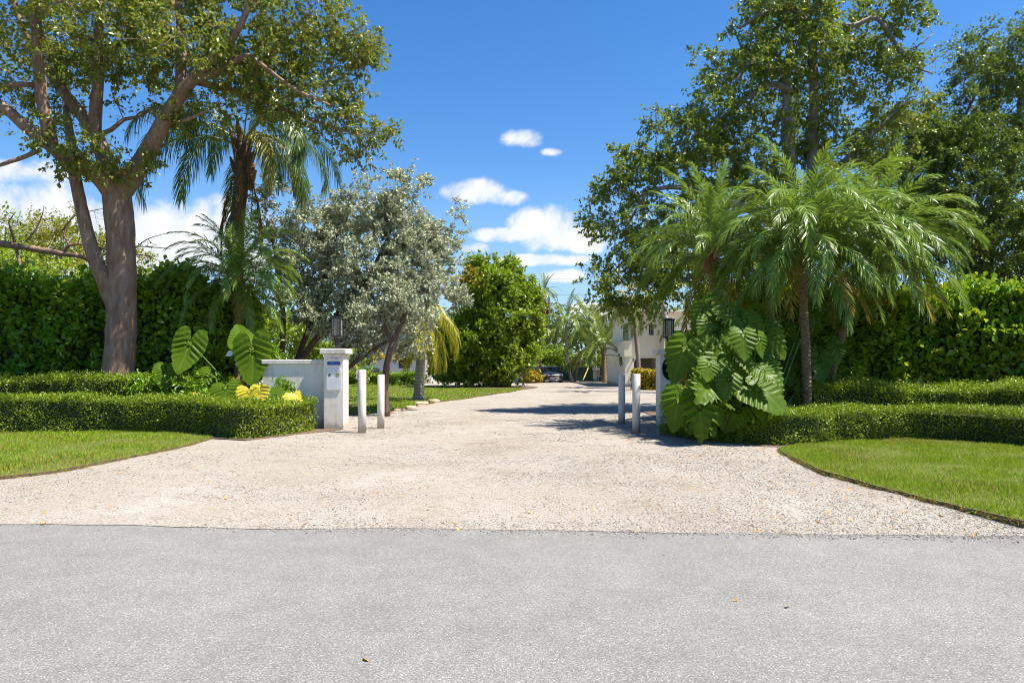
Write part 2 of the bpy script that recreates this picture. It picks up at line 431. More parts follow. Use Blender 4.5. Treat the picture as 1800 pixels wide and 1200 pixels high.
# ------------------------------------------------------------------ geometry helpers
class MB:
    """collects vertices and faces (numpy) and links them as one mesh object"""
    def __init__(s):
        s.V, s.F, s.n, s.mats, s.att = [], {3: [], 4: []}, 0, [], []
        s.M = {3: [], 4: []}

    def mi(s, mat):
        if mat not in s.mats:
            s.mats.append(mat)
        return s.mats.index(mat)

    def add(s, V, F, mat, att=None):
        V = np.asarray(V, float)
        i = s.mi(mat)
        for f in (F if isinstance(F, list) else [F]):
            f = np.asarray(f)
            if len(f) == 0:
                continue
            s.F[f.shape[1]].append(f + s.n)
            s.M[f.shape[1]].append(np.full(len(f), i))
        s.V.append(V)
        s.att.append(np.zeros(len(V)) if att is None else att)
        s.n += len(V)

    def mesh(s, name, smooth=False, vein=False):
        me = bpy.data.meshes.new(name)
        V = np.concatenate(s.V)
        idx, start, mi, tot = [], [], [], 0
        for k in (3, 4):
            if s.F[k]:
                f = np.concatenate(s.F[k])
                idx.append(f.ravel())
                start.append(tot + np.arange(len(f)) * k)
                mi.append(np.concatenate(s.M[k]))
                tot += f.size
        idx, start, mi = np.concatenate(idx), np.concatenate(start), np.concatenate(mi)
        me.vertices.add(len(V))
        me.vertices.foreach_set('co', V.ravel())
        me.loops.add(len(idx))
        me.loops.foreach_set('vertex_index', idx.astype(np.int32))
        me.polygons.add(len(start))
        me.polygons.foreach_set('loop_start', start.astype(np.int32))
        me.polygons.foreach_set('material_index', mi.astype(np.int32))
        me.polygons.foreach_set('use_smooth', np.full(len(start), bool(smooth)))
        for mt in s.mats:
            me.materials.append(MATS[mt])
        if vein:
            a = me.attributes.new('vein', 'FLOAT', 'POINT')
            a.data.foreach_set('value', np.concatenate(s.att))
        me.update(calc_edges=True)
        return me


WORLD = {}


def tag(o, label=None, cat=None, group=None, kind=None):
    for k, v in (('label', label), ('category', cat), ('group', group), ('kind', kind)):
        if v:
            o[k] = v
    return o


def link(name, data, parent=None, M=None):
    o = bpy.data.objects.new(name, data)
    COL.objects.link(o)
    M = M or Matrix.Identity(4)
    o.matrix_basis = M
    if parent is not None:
        o.parent = parent
        o.matrix_parent_inverse = WORLD[parent.name].inverted()
    WORLD[o.name] = M.copy()
    return o


def root(name, loc, label, cat, group=None):
    o = bpy.data.objects.new(name, None)
    o.empty_display_size = 0.3
    COL.objects.link(o)
    o.matrix_basis = Matrix.Translation(Vector([float(x) for x in loc]))
    WORLD[o.name] = o.matrix_basis.copy()
    return tag(o, label, cat, group)


def build(mb, name, parent=None, smooth=False, M=None, vein=False):
    return link(name, mb.mesh(name, smooth, vein), parent, M)


def bevel(o, w=0.01, seg=2):
    md = o.modifiers.new('edge', 'BEVEL')
    md.width, md.segments, md.limit_method = w, seg, 'ANGLE'
    return o


def box(mb, x0, x1, y0, y1, z0, z1, mat):
    V = [(x, y, z) for z in (z0, z1) for y in (y0, y1) for x in (x0, x1)]
    F = np.array([(0, 2, 3, 1), (4, 5, 7, 6), (0, 1, 5, 4), (2, 6, 7, 3), (0, 4, 6, 2), (1, 3, 7, 5)])
    mb.add(V, F, mat)


def resample(pts, step):
    """Catmull-Rom through rows of pts (any columns), about step apart in the first three"""
    pts = np.asarray(pts, float)
    if len(pts) < 3:
        n = max(2, int(np.linalg.norm((pts[-1] - pts[0])[:3]) / step) + 1)
        t = np.linspace(0, 1, n)[:, None]
        return pts[0] * (1 - t) + pts[-1] * t
    q = np.vstack([2 * pts[0] - pts[1], pts, 2 * pts[-1] - pts[-2]])
    out = []
    for i in range(1, len(q) - 2):
        n = max(1, int(np.linalg.norm((q[i + 1] - q[i])[:3]) / step))
        for t in np.arange(n) / n:
            out.append(.5 * (2 * q[i] + (q[i + 1] - q[i - 1]) * t + (2 * q[i - 1] - 5 * q[i] + 4 * q[i + 1] - q[i + 2]) * t * t
                             + (3 * q[i] - q[i - 1] - 3 * q[i + 1] + q[i + 2]) * t ** 3))
    out.append(pts[-1])
    return np.array(out)


def norm(a):
    return a / (np.linalg.norm(a, axis=-1, keepdims=True) + 1e-9)


def tube(mb, pts, rad, mat, sides=8, cap=True, rough=0.0, rng=None, shape=None):
    pts = np.asarray(pts, float)
    n = len(pts)
    rad = np.broadcast_to(np.asarray(rad, float), (n,))
    T = np.gradient(pts, axis=0)
    T = norm(T)
    u = np.cross(T[0], (0.31, 0.17, 0.93) if abs(T[0][2]) < .9 else (1, 0, 0))
    u /= np.linalg.norm(u)
    ang = np.arange(sides) * 2 * math.pi / sides
    V = np.empty((n, sides, 3))
    for i in range(n):
        u = u - T[i] * np.dot(u, T[i])
        u /= np.linalg.norm(u)
        w = np.cross(T[i], u)
        r = rad[i] * np.ones(sides)
        if rough:
            r = r * (1 + rng.normal(0, rough, sides))
        if shape is not None:
            r = r * shape(i, ang)
        V[i] = pts[i] + (np.cos(ang) * r)[:, None] * u + (np.sin(ang) * r)[:, None] * w
    a = np.arange(n - 1)[:, None] * sides
    j = np.arange(sides)[None, :]
    k = (j + 1) % sides
    F = np.stack([a + j, a + k, a + sides + k, a + sides + j], -1).reshape(-1, 4)
    Vf = V.reshape(-1, 3)
    Fs = [F]
    if cap:
        Vf = np.vstack([Vf, pts[0], pts[-1]])
        j = np.arange(sides)
        k = (j + 1) % sides
        Fs.append(np.vstack([np.stack([k, j, np.full(sides, n * sides)], -1),
                             np.stack([(n - 1) * sides + j, (n - 1) * sides + k, np.full(sides, n * sides + 1)], -1)]))
    mb.add(Vf, Fs, mat)


# leaf templates: x across, y along, z up
T_KITE = (np.array([(0, 0, 0), (.27, .48, .07), (0, 1, -.04), (-.27, .48, .07)]), np.array([(0, 1, 2), (0, 2, 3)]))
T_OVAL = (np.array([(0, 0, 0), (.23, .3, .06), (.21, .7, .05), (0, 1, -.06), (-.21, .7, .05), (-.23, .3, .06)]),
          np.array([(0, 1, 2, 3), (0, 3, 4, 5)]))
T_OBOV = (np.array([(0, 0, 0), (.15, .3, .05), (.33, .66, .06), (.24, .93, .02), (0, 1.02, -.04), (-.24, .93, .02), (-.33, .66, .06),
                    (-.15, .3, .05), (0, .6, -.01)]),
          np.array([(0, 1, 8), (1, 2, 8), (2, 3, 8), (3, 4, 8), (4, 5, 8), (5, 6, 8), (6, 7, 8), (7, 0, 8)]))
T_BLADE = (np.array([(-.5, 0, 0), (.5, 0, 0), (.36, .55, .0), (-.36, .55, .0), (0, 1, 0)]), [np.array([(0, 1, 2, 3)]), np.array([(3, 2, 4)])])
T_STRAP = (np.array([(-.07, 0, 0), (.07, 0, 0), (.09, .4, .02), (-.09, .4, .02), (.06, .75, -.04), (-.06, .75, -.04), (0, 1, -.16)]),
           [np.array([(0, 1, 2, 3), (3, 2, 4, 5)]), np.array([(5, 4, 6)])])


def leaves(mb, C, A, N, S, tpl, mat, wide=1.0):
    tv, tf = tpl
    n, k = len(C), len(tv)
    if n == 0:
        return
    A = norm(A)
    N = norm(N - A * np.sum(N * A, 1, keepdims=True))
    B = np.cross(A, N)
    S = np.broadcast_to(np.asarray(S, float), (n,))[:, None, None]
    V = C[:, None, :] + S * (tv[None, :, 0:1] * wide * B[:, None] + tv[None, :, 1:2] * A[:, None] + tv[None, :, 2:3] * N[:, None])
    Fs = [(f[None] + (np.arange(n) * k)[:, None, None]).reshape(-1, f.shape[1]) for f in (tf if isinstance(tf, list) else [tf])]
    mb.add(V.reshape(-1, 3), Fs, mat)


def rdir(rng, n, up=0.0):
    v = norm(rng.normal(size=(n, 3)))
    v[:, 2] += up
    return norm(v)


def inpoly(p, poly):
    x, y = p[:, 0], p[:, 1]
    c = np.zeros(len(p), bool)
    j = len(poly) - 1
    for i in range(len(poly)):
        xi, yi = poly[i]
        xj, yj = poly[j]
        c ^= ((yi > y) != (yj > y)) & (x < (xj - xi) * (y - yi) / (yj - yi + 1e-12) + xi)
        j = i
    return c


def vnoise(x, y, s, seed=0):
    """smooth value noise 0..1"""
    g = np.random.default_rng(seed).random((64, 64))
    x, y = x / s, y / s
    xi, yi = np.floor(x).astype(int), np.floor(y).astype(int)
    fx, fy = x - xi, y - yi
    fx, fy = fx * fx * (3 - 2 * fx), fy * fy * (3 - 2 * fy)
    q = lambda a, b: g[a % 64, b % 64]
    return (q(xi, yi) * (1 - fx) + q(xi + 1, yi) * fx) * (1 - fy) + (q(xi, yi + 1) * (1 - fx) + q(xi + 1, yi + 1) * fx) * fy


def sheet(name, poly, z, mat, thick=0.0, side=None, label=None, kind='structure'):
    """flat ground piece from an outline; thick > 0 gives it an edge"""
    import bmesh
    bm = bmesh.new()
    vs = [bm.verts.new((float(x), float(y), z)) for x, y in poly]
    f = bm.faces.new(vs)
    if f.normal.z < 0:
        f.normal_flip()
    f.normal_update()
    if f.normal.z < 0:
        f.normal_flip()
    if thick:
        r = bmesh.ops.extrude_face_region(bm, geom=[f])
        for v in r['geom']:
            if isinstance(v, bmesh.types.BMVert):
                v.co.z -= thick
    bmesh.ops.triangulate(bm, faces=bm.faces[:])
    bmesh.ops.recalc_face_normals(bm, faces=bm.faces[:])
    me = bpy.data.meshes.new(name)
    bm.to_mesh(me)
    bm.free()
    me.materials.append(MATS[mat])
    if side:
        me.materials.append(MATS[side])
        for f in me.polygons:
            if abs(f.normal.z) < .5:
                f.material_index = 1
    o = link(name, me)
    tag(o, label, None, None, kind)
    return o


def scatter(poly, n, rng):
    poly = np.asarray(poly)
    lo, hi = poly.min(0), poly.max(0)
    out = np.empty((0, 2))
    while len(out) < n:
        p = lo + rng.random((n * 2, 2)) * (hi - lo)
        out = np.vstack([out, p[inpoly(p, poly)]])
    return out[:n]


# ------------------------------------------------------------------ trees
def blob_points(blobs, rng):
    """blobs: (px, py, Y, rpx, n) -> cluster centres through each ball, denser towards the outside"""
    out = []
    for b in blobs:
        px, py, Y, rp, n = b[:5]
        c = P(px, py, Y)
        r = rp / FPX * Y
        sq = b[5] if len(b) > 5 else 0.85
        d = rdir(rng, n)
        q = c + d * (r * (0.30 + 0.70 * rng.random((n, 1)) ** 0.5)) * np.array([1, 1, sq])
        out.append(q)
    return np.vstack(out)


def grow(mb, limbs, clusters, bark, rng, twig=0.011, sag=0.06, sides=5):
    """limbs: lists of (x, y, z, r); every cluster is joined to the growing skeleton by a curved branch"""
    nodes, rads = [], []
    for L in limbs:
        q = resample(L, 0.35)
        nodes.append(q[:, :3])
        rads.append(q[:, 3])
    nodes, rads = np.vstack(nodes), np.concatenate(rads)
    d0 = np.array([np.min(np.linalg.norm(nodes - c, axis=1)) for c in clusters])
    for ci in np.argsort(d0):
        c = clusters[ci]
        d = np.linalg.norm(nodes - c, axis=1) + 0.35 * np.maximum(0, nodes[:, 2] - c[2])
        i = int(np.argmin(d))
        a, L = nodes[i], np.linalg.norm(nodes[i] - c)
        if L < 0.05:
            continue
        t = np.linspace(0, 1, max(4, min(9, int(L / 0.25) + 3)))[:, None]
        m = (a + c) / 2 + rng.normal(0, 0.10, 3) * L + np.array([0, 0, (0.14 - sag) * L])
        pts = a * (1 - t) ** 2 + m * 2 * t * (1 - t) + c * t ** 2
        pts[1:-1] += rng.normal(0, 0.02, (len(pts) - 2, 3)) * L
        r0 = min(rads[i] * 0.7, twig + 0.013 * L)
        r = np.linspace(r0, twig * 0.45, len(t))
        tube(mb, pts, r, bark, sides, cap=False)
        nodes = np.vstack([nodes, pts[1:]])
        rads = np.concatenate([rads, r[1:]])
    return nodes


def foliage(mb, clusters, rng, per, rc, size, tpl, mat, droop=0.3, up=0.5, twigs=6, bark=None, tw=0.004, normal_up=0.6, flat=0.8, wide=1.0):
    n = len(clusters)
    k = twigs
    rcs = rc * rng.uniform(0.6, 1.25, n)
    td = norm(rng.normal(size=(n, k, 3)) * np.array([1, 1, flat]) + np.array([0, 0, up * 0.4]))
    per_n = rng.poisson(per * rng.uniform(0.5, 1.4, n))
    ci = np.repeat(np.arange(n), per_n)
    m = len(ci)
    ti = rng.integers(0, k, m)
    t = 0.15 + 0.85 * rng.random(m) ** 0.8
    D = td[ci, ti]
    C = clusters[ci] + D * (t * rcs[ci])[:, None] - np.array([0, 0, 1]) * (droop * 0.35 * (t ** 2) * rcs[ci])[:, None] + rng.normal(0, rc * 0.06, (m, 3))
    A = D * 0.5 + rng.normal(0, 0.55, (m, 3)) + np.array([0, 0, -droop])
    N = rng.normal(0, 0.55, (m, 3)) + np.array([0, 0, normal_up]) + D * 0.25
    leaves(mb, C, A, N, size * rng.uniform(0.65, 1.25, m), tpl, mat, wide)
    return td, rcs


def twiglets(mb, clusters, td, rcs, droop, mat, w):
    n, k = td.shape[:2]
    a = np.repeat(clusters, k, 0)
    D = td.reshape(-1, 3)
    L = np.repeat(rcs, k)[:, None] * 0.9
    e = a + D * L - np.array([0, 0, 1]) * droop * 0.3 * L
    u = norm(np.cross(D, np.array([0.2, 0.5, 0.84])))
    v = np.cross(D, u)
    V = np.stack([a + u * w, a - u * .5 * w + v * .87 * w, a - u * .5 * w - v * .87 * w, e], 1).reshape(-1, 3)
    b = (np.arange(len(a)) * 4)[:, None, None]
    F = (np.array([(0, 1, 3), (1, 2, 3), (2, 0, 3)])[None] + b).reshape(-1, 3)
    mb.add(V, F, mat)


def tree(name, label, cat, base, limbs, blobs, bark, leaf, seed, per=90, rc=0.5, size=0.08, tpl=T_KITE, droop=0.3, up=0.5, twig=0.011,
         normal_up=0.6, bare=None, join=False, group=None, trunk_sides=14, twigs=6, wide=1.0, extra=None, trunk_shape=None, tiles=None):
    rng = np.random.default_rng(seed)
    rt = root(name, (base[0], base[1], 0), label, cat, group)
    mb = MB()
    LL = []
    for L in limbs:
        q = np.array([np.append(P(px, py, Y), r) for px, py, Y, r in L])
        LL.append(q)
        s = resample(q, 0.16)
        tube(mb, s[:, :3], s[:, 3], bark, trunk_sides if q[0, 3] > .06 else 8, rough=0.02, rng=rng, shape=trunk_shape)
    if not join:
        build(mb, 'trunk', rt, True)
    cl = blob_points(blobs, rng)
    allc = cl if bare is None else np.vstack([cl, blob_points(bare, rng)])
    mb = mb if join else MB()
    grow(mb, LL, allc, bark, rng, twig)
    cm = MB()
    td, rcs = foliage(cm, cl, rng, per, rc, size, tpl, leaf, droop, up, twigs, normal_up=normal_up, wide=wide)
    twiglets(mb, cl, td, rcs, droop, bark, twig * 0.3)
    if bare is not None:
        bc = allc[len(cl):]
        td2 = norm(rng.normal(size=(len(bc), 5, 3)))
        twiglets(mb, bc, td2, np.full(len(bc), rc * 1.1), 0.0, bark, twig * 0.4)
        foliage(cm, bc, rng, per * 0.10, rc, size, tpl, leaf, droop, up, twigs)
    build(mb, 'trunk' if join else 'branches', rt, True)
    if extra:
        for args in extra:
            c2 = blob_points(args[0], rng)
            foliage(cm, c2, rng, per, rc, size, tpl, args[1], droop, up, twigs, normal_up=normal_up, wide=wide)
    build(cm, 'crown', rt)
    return rt


# ------------------------------------------------------------------ palms
def frond_mesh(name, mat, rmat, L, n, leaf_len, leaf_w, e0, droop, pw, seed, al0=62, al1=22, leaf_droop=0.35, vee=0.35, t0=0.10, rr=0.014, segs=3, plume=0.0):
    rng = np.random.default_rng(seed)
    m = 30
    t = np.linspace(0, 1, m)
    e = R(e0) - R(droop) * t ** pw
    ds = L / (m - 1)
    x = np.concatenate([[0], np.cumsum(np.cos(e[:-1]) * ds)])
    z = np.concatenate([[0], np.cumsum(np.sin(e[:-1]) * ds)])
    yb = np.cumsum(rng.normal(0, 0.006, m)) * L * 0.4
    mb = MB()
    tube(mb, np.stack([x, yb, z], 1)[::3], np.linspace(rr, rr * 0.25, len(x[::3])), rmat, 4, cap=False)
    tl = np.repeat(t0 + (1 - t0) * np.linspace(0, 1, n) ** 0.95, 2) + rng.normal(0, 0.25 / n, 2 * n)
    tl = np.clip(tl, t0 * 0.9, 1)
    side = np.tile([1.0, -1.0], n)
    f = lambda a: np.interp(tl, t, a)
    Pt = np.stack([f(x), f(yb), f(z)], 1)
    ee = f(e)
    T = np.stack([np.cos(ee), np.zeros_like(ee), np.sin(ee)], 1)
    U = np.stack([-np.sin(ee), np.zeros_like(ee), np.cos(ee)], 1)
    S = np.zeros_like(T)
    S[:, 1] = side
    al = R(al0) + (R(al1) - R(al0)) * tl + rng.normal(0, 0.07, 2 * n)
    v = vee + rng.normal(0, 0.10 + plume, 2 * n)
    D = np.cos(al)[:, None] * T + np.sin(al)[:, None] * (np.cos(v)[:, None] * S + np.sin(v)[:, None] * U)
    prof = np.interp(tl, [0, t0, .3, .6, .85, 1.0], [.45, .55, .95, 1.0, .75, .42])
    ll = leaf_len * prof * rng.uniform(0.88, 1.1, 2 * n)
    Wd = norm(T - D * np.sum(T * D, 1, keepdims=True) + rng.normal(0, 0.12, (2 * n, 3)))
    ss = np.linspace(0, 1, segs + 1)
    wp = np.interp(ss, [0, .25, .7, 1], [.55, 1, .75, .0])
    V, F3, F4 = [], [], []
    ld = leaf_droop * rng.uniform(0.75, 1.3, 2 * n)
    for k, s in enumerate(ss):
        c = Pt + D * (ll * (s - 0.30 * np.minimum(1, ld) * s * s))[:, None] - np.array([0, 0, 1.0]) * (ld * ll * s * s)[:, None]
        if k < segs:
            V += [c - Wd * leaf_w * wp[k] * .5, c + Wd * leaf_w * wp[k] * .5]
        else:
            V.append(c)
    V = np.stack(V, 1)
    q = V.shape[1]
    b = (np.arange(2 * n) * q)[:, None]
    F4 = np.concatenate([b + np.array([[2 * k, 2 * k + 1, 2 * k + 3, 2 * k + 2]]) for k in range(segs - 1)])
    F3 = b + np.array([[2 * segs - 2, 2 * segs - 1, 2 * segs]])
    mb.add(V.reshape(-1, 3), [F3, F4], mat)
    return mb.mesh(name)


def place_fronds(rt, top, meshes, n, seed, spread=0.08, scale=1.0, az0=0.0, zspan=0.25, name='frond', skip=None):
    """meshes run from the youngest (upright) to the oldest (hanging)"""
    rng = np.random.default_rng(seed)
    for i in range(n):
        u = (i + 0.5) / n
        k = min(len(meshes) - 1, int(u * len(meshes) + rng.normal(0, 0.25)))
        az = az0 + i * 2.39996 + rng.normal(0, 0.12)
        if skip and skip(az % (2 * math.pi), u):
            continue
        me = meshes[max(0, k)]
        pos = Vector(top) + Vector((math.cos(az) * spread, math.sin(az) * spread, zspan * (0.5 - u)))
        M = Matrix.Translation(pos) @ Matrix.Rotation(az, 4, 'Z') @ Matrix.Rotation(rng.normal(0, 0.10), 4, 'X') @ Matrix.Rotation(rng.normal(0, 0.07), 4, 'Y') \
            @ Matrix.Scale(scale * rng.uniform(0.88, 1.1), 4)
        link(name, me, rt, M)


def palm_trunk(mb, pts, mat, rng, sides=14, knob=0.0, step=0.10):
    q = resample(np.array(pts, float), step)
    if knob:
        sh = lambda i, a: 1 + knob * np.sign(np.sin(3 * a + (i % 2) * math.pi)) * (1 if i % 2 else 0.6) * np.abs(np.sin(3 * a)) ** 0.5
    else:
        sh = None
    tube(mb, q[:, :3], q[:, 3], mat, sides, rough=0.012, rng=rng, shape=sh)
    return q


# ------------------------------------------------------------------ hedges
def hedge(name, label, path, depth, height, n, size, leaf, seed, tpl=T_OVAL, back=False, rough=0.05, cat='hedge', parts=0, partmesh=None, shag=0.06,
          ends=(True, True), group=None, topn=0.45, base_z=0.0, wide=1.0, extra=None, fine_top=0.0):
    """path: ground line (x, y) of the face that looks towards the road, from west to east"""
    rng = np.random.default_rng(seed)
    q = resample(np.array([(x, y, 0.0) for x, y in path]), 0.25)[:, :2]
    T = norm(np.gradient(q, axis=0))
    Nf = np.stack([T[:, 1], -T[:, 0]], 1)
    s = np.concatenate([[0], np.cumsum(np.linalg.norm(np.diff(q, axis=0), axis=1))])
    L = s[-1]
    rt = root(name, (*q.mean(0), 0), label, cat, group)
    hgt = height if callable(height) else (lambda u: np.full_like(np.asarray(u, float), height))
    # added solid core, coloured dark for the shaded inside and stopping light
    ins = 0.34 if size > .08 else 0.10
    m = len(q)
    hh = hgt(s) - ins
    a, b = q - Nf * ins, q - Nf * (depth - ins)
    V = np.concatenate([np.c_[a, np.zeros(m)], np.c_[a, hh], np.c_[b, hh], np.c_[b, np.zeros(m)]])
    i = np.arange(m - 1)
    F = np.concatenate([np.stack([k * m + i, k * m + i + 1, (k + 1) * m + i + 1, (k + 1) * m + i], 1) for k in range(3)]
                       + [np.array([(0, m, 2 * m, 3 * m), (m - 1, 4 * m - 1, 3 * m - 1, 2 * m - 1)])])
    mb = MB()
    mb.add(V, F, 'shade_core')
    build(mb, 'shade_core', rt)

    def face_pts(k, layer):
        u = rng.random(k) * L
        h = hgt(u)
        Hm = float(np.mean(hgt(s)))
        areas = np.array([L * Hm, L * depth * (1 + topn), (L * Hm if back else L * Hm * 0.15), depth * Hm * ends[0] * 1.0, depth * Hm * ends[1] * 1.0])
        w = rng.choice(5, k, p=areas / areas.sum())
        x = np.stack([np.interp(u, s, q[:, j]) for j in range(2)], 1)
        nf = norm(np.stack([np.interp(u, s, Nf[:, j]) for j in range(2)], 1))
        dd = rng.random(k) * depth
        z = rng.random(k) * h
        out = np.zeros((k, 3))
        Cc = np.zeros((k, 3))
        wob = (vnoise(u, z + w * 3.1, 0.45, seed) - 0.5) * 2 * rough
        jit = wob - layer * rng.random(k) ** 1.5
        for f in range(5):
            mk = w == f
            if f == 0:
                Cc[mk, :2] = x[mk] + nf[mk] * jit[mk, None]
                Cc[mk, 2] = z[mk]
                out[mk, :2] = nf[mk]
            elif f == 1:
                Cc[mk, :2] = x[mk] - nf[mk] * dd[mk, None]
                Cc[mk, 2] = h[mk] + jit[mk] + fine_top * rng.random(mk.sum()) ** 3
                out[mk, 2] = 1
            elif f == 2:
                Cc[mk, :2] = x[mk] - nf[mk] * (depth + jit[mk, None])
                Cc[mk, 2] = z[mk]
                out[mk, :2] = -nf[mk]
            else:
                e = 0 if f == 3 else -1
                sg = -1 if f == 3 else 1
                Cc[mk, :2] = q[e] - Nf[e] * dd[mk, None] + sg * T[e] * jit[mk, None]
                Cc[mk, 2] = rng.random(mk.sum()) * h[mk]
                out[mk, :2] = sg * T[e]
        Cc[:, 2] = np.maximum(Cc[:, 2], 0.02) + base_z
        return Cc, out

    Cc, out = face_pts(n, shag * 2)
    A = out * 0.55 + rng.normal(0, 0.6, (n, 3)) + np.array([0, 0, 0.30])
    N = out * 0.55 + rng.normal(0, 0.42, (n, 3)) + np.array([0, 0, 0.55])
    S = size * rng.uniform(0.6, 1.25, n)
    C0 = Cc - norm(A) * S[:, None] * 0.5
    mb = MB()
    if parts:
        front = np.argsort(np.where(out[:, 1] < -0.3, Cc[:, 1] - 0.15 * rng.random(n), 1e9))[:parts * 6]
        vis = front[rng.permutation(len(front))[:parts]]
        keep = np.ones(n, bool)
        keep[vis] = False
    else:
        keep, vis = np.ones(n, bool), []
    leaves(mb, C0[keep], A[keep], N[keep], S[keep], tpl, leaf, wide)
    if extra:
        C2, o2 = face_pts(extra[1], shag)
        A2 = o2 * .6 + rng.normal(0, .5, o2.shape) + np.array([0, 0, .3])
        leaves(mb, C2, A2, o2 * .6 + rng.normal(0, .4, o2.shape) + np.array([0, 0, .5]), size * rng.uniform(.6, 1.1, len(C2)), tpl, extra[0], wide)
    fo = build(mb, 'foliage', rt)
    if parts:
        fo['kind'] = 'stuff'
    for i in vis:
        a = norm(A[i])
        nn = norm(N[i] - a * np.dot(N[i], a))
        bb = np.cross(a, nn)
        M = Matrix(((*[x * S[i] for x in (bb[0], a[0], nn[0])], C0[i][0]), (*[x * S[i] for x in (bb[1], a[1], nn[1])], C0[i][1]),
                    (*[x * S[i] for x in (bb[2], a[2], nn[2])], C0[i][2]), (0, 0, 0, 1)))
        link('leaf', partmesh[int(rng.integers(len(partmesh)))], rt, M)
    return rt


def clump(name, label, cat, base, blobs, leaf, seed, per, rc, size, tpl=T_OVAL, stems=None, bark='brown_bark', droop=0.1, up=0.8, group=None, wide=1.0, normal_up=0.7):
    """a shrub: stems from the ground and leafy crown"""
    rng = np.random.default_rng(seed)
    rt = root(name, (base[0], base[1], 0), label, cat, group)
    cl = blob_points(blobs, rng)
    cl[:, 2] = np.maximum(cl[:, 2], 0.08)
    mb = MB()
    zt = cl[:, 2].mean()
    limb = [np.array([(base[0] + dx, base[1] + dy, 0, .03), (base[0] + dx * 2, base[1] + dy * 2, zt * .7, .02)]) for dx, dy in rng.normal(0, .12, (stems or 3, 2))]
    for L in limb:
        tube(mb, L[:, :3], L[:, 3], bark, 6)
    grow(mb, limb, cl[rng.permutation(len(cl))[:60]], bark, rng, .008, sides=4)
    build(mb, 'stems', rt, True)
    cm = MB()
    foliage(cm, cl, rng, per, rc, size, tpl, leaf, droop, up, 6, normal_up=normal_up, wide=wide)
    build(cm, 'foliage', rt)
    return rt

# ================================================================== the ground
def gpoly(px):
    return [tuple(G(a, b)) for a, b in px]


tag(sheet('ground', [(900 * math.cos(a), 900 * math.sin(a)) for a in np.linspace(0, 2 * math.pi, 48, endpoint=False)], -0.03, 'wild_ground'), 'rough green and brown ground reaching to the horizon')
edge = lambda x: 6.19 - 0.05 * x
sheet('road', [(-90, edge(-90) + .5), (-90, -14), (90, -14), (90, edge(90) + .5)], 0.0, 'asphalt', 0.02, label='pale grey asphalt road across the front')

# gravel drive as a gently uneven grid
rng = np.random.default_rng(3)
xs, ys = np.concatenate([np.linspace(-26, 26, 210)]), np.concatenate([np.linspace(0, 14, 90), np.linspace(14.4, 62, 90)])
gx, gy = np.meshgrid(xs, ys)
gz = 0.004 + 0.030 * vnoise(gx + 50, gy, 1.7, 5) + 0.012 * vnoise(gx + 50, gy, 0.45, 6)
gz *= np.clip(gy / 1.2, 0.15, 1)
gY = edge(gx) + 0.0 + gy + (0.07 * (vnoise(gx + 60, gx * 0 + 3, 0.25, 8) - 0.5) + 0.14 * (vnoise(gx + 60, gx * 0 + 1, 1.6, 9) - 0.5)) * np.clip(1 - gy / 2, 0, 1)
ny, nx = gx.shape
a = (np.arange(ny - 1)[:, None] * nx + np.arange(nx - 1)[None]).ravel()
mb = MB()
mb.add(np.stack([gx, gY, gz], -1).reshape(-1, 3), np.stack([a, a + 1, a + nx + 1, a + nx], 1), 'limestone_drive')
tag(build(mb, 'gravel_drive', smooth=True), 'pale crushed limestone driveway', None, None, 'structure')

left_lawn = gpoly([(372, 773), (330, 786), (290, 796), (230, 808), (170, 820), (90, 835), (0, 846)]) + [(-9.5, 8.1), (-16, 7.55), (-40, 8.3), (-40, 15), (-14, 14.75)] + gpoly([(0, 764), (250, 763), (350, 767)])
right_lawn = gpoly([(1366, 795), (1385, 806), (1410, 820), (1440, 833), (1520, 858), (1600, 881), (1700, 906), (1800, 930)]) + [(6.6, 5.95), (9, 5.78), (40, 4.3), (40, 9.0), (12, 10.2)] \
    + gpoly([(1800, 794), (1700, 783), (1600, 778), (1500, 782), (1420, 787)])
inner_lawn = [(-24, 19.2)] + gpoly([(470, 738), (560, 735), (615, 731), (680, 725), (725, 717), (765, 709), (830, 700), (880, 692), (920, 685.5), (915, 682.5), (850, 681), (760, 680), (640, 677.5)]) + [(-24, 50)]


def smooth_poly(p):
    q = np.array([(x, y, 0) for x, y in p] + [(p[0][0], p[0][1], 0)])
    return [tuple(v) for v in resample(q, 0.5)[:-1, :2]]


def wobble(p, amp, seed):
    p = np.array(p)
    t = np.arange(len(p)) * 1.0
    return [tuple(v) for v in p + amp * (np.stack([vnoise(t, t * 0 + 2, 1.3, seed), vnoise(t, t * 0 + 9, 1.3, seed)], 1) - 0.5)]


def dense_poly(p, step):
    out = []
    for i in range(len(p)):
        a, b = np.array(p[i]), np.array(p[(i + 1) % len(p)])
        n = max(1, int(np.linalg.norm(b - a) / step))
        out += [tuple(a + (b - a) * k / n) for k in range(n)]
    return out


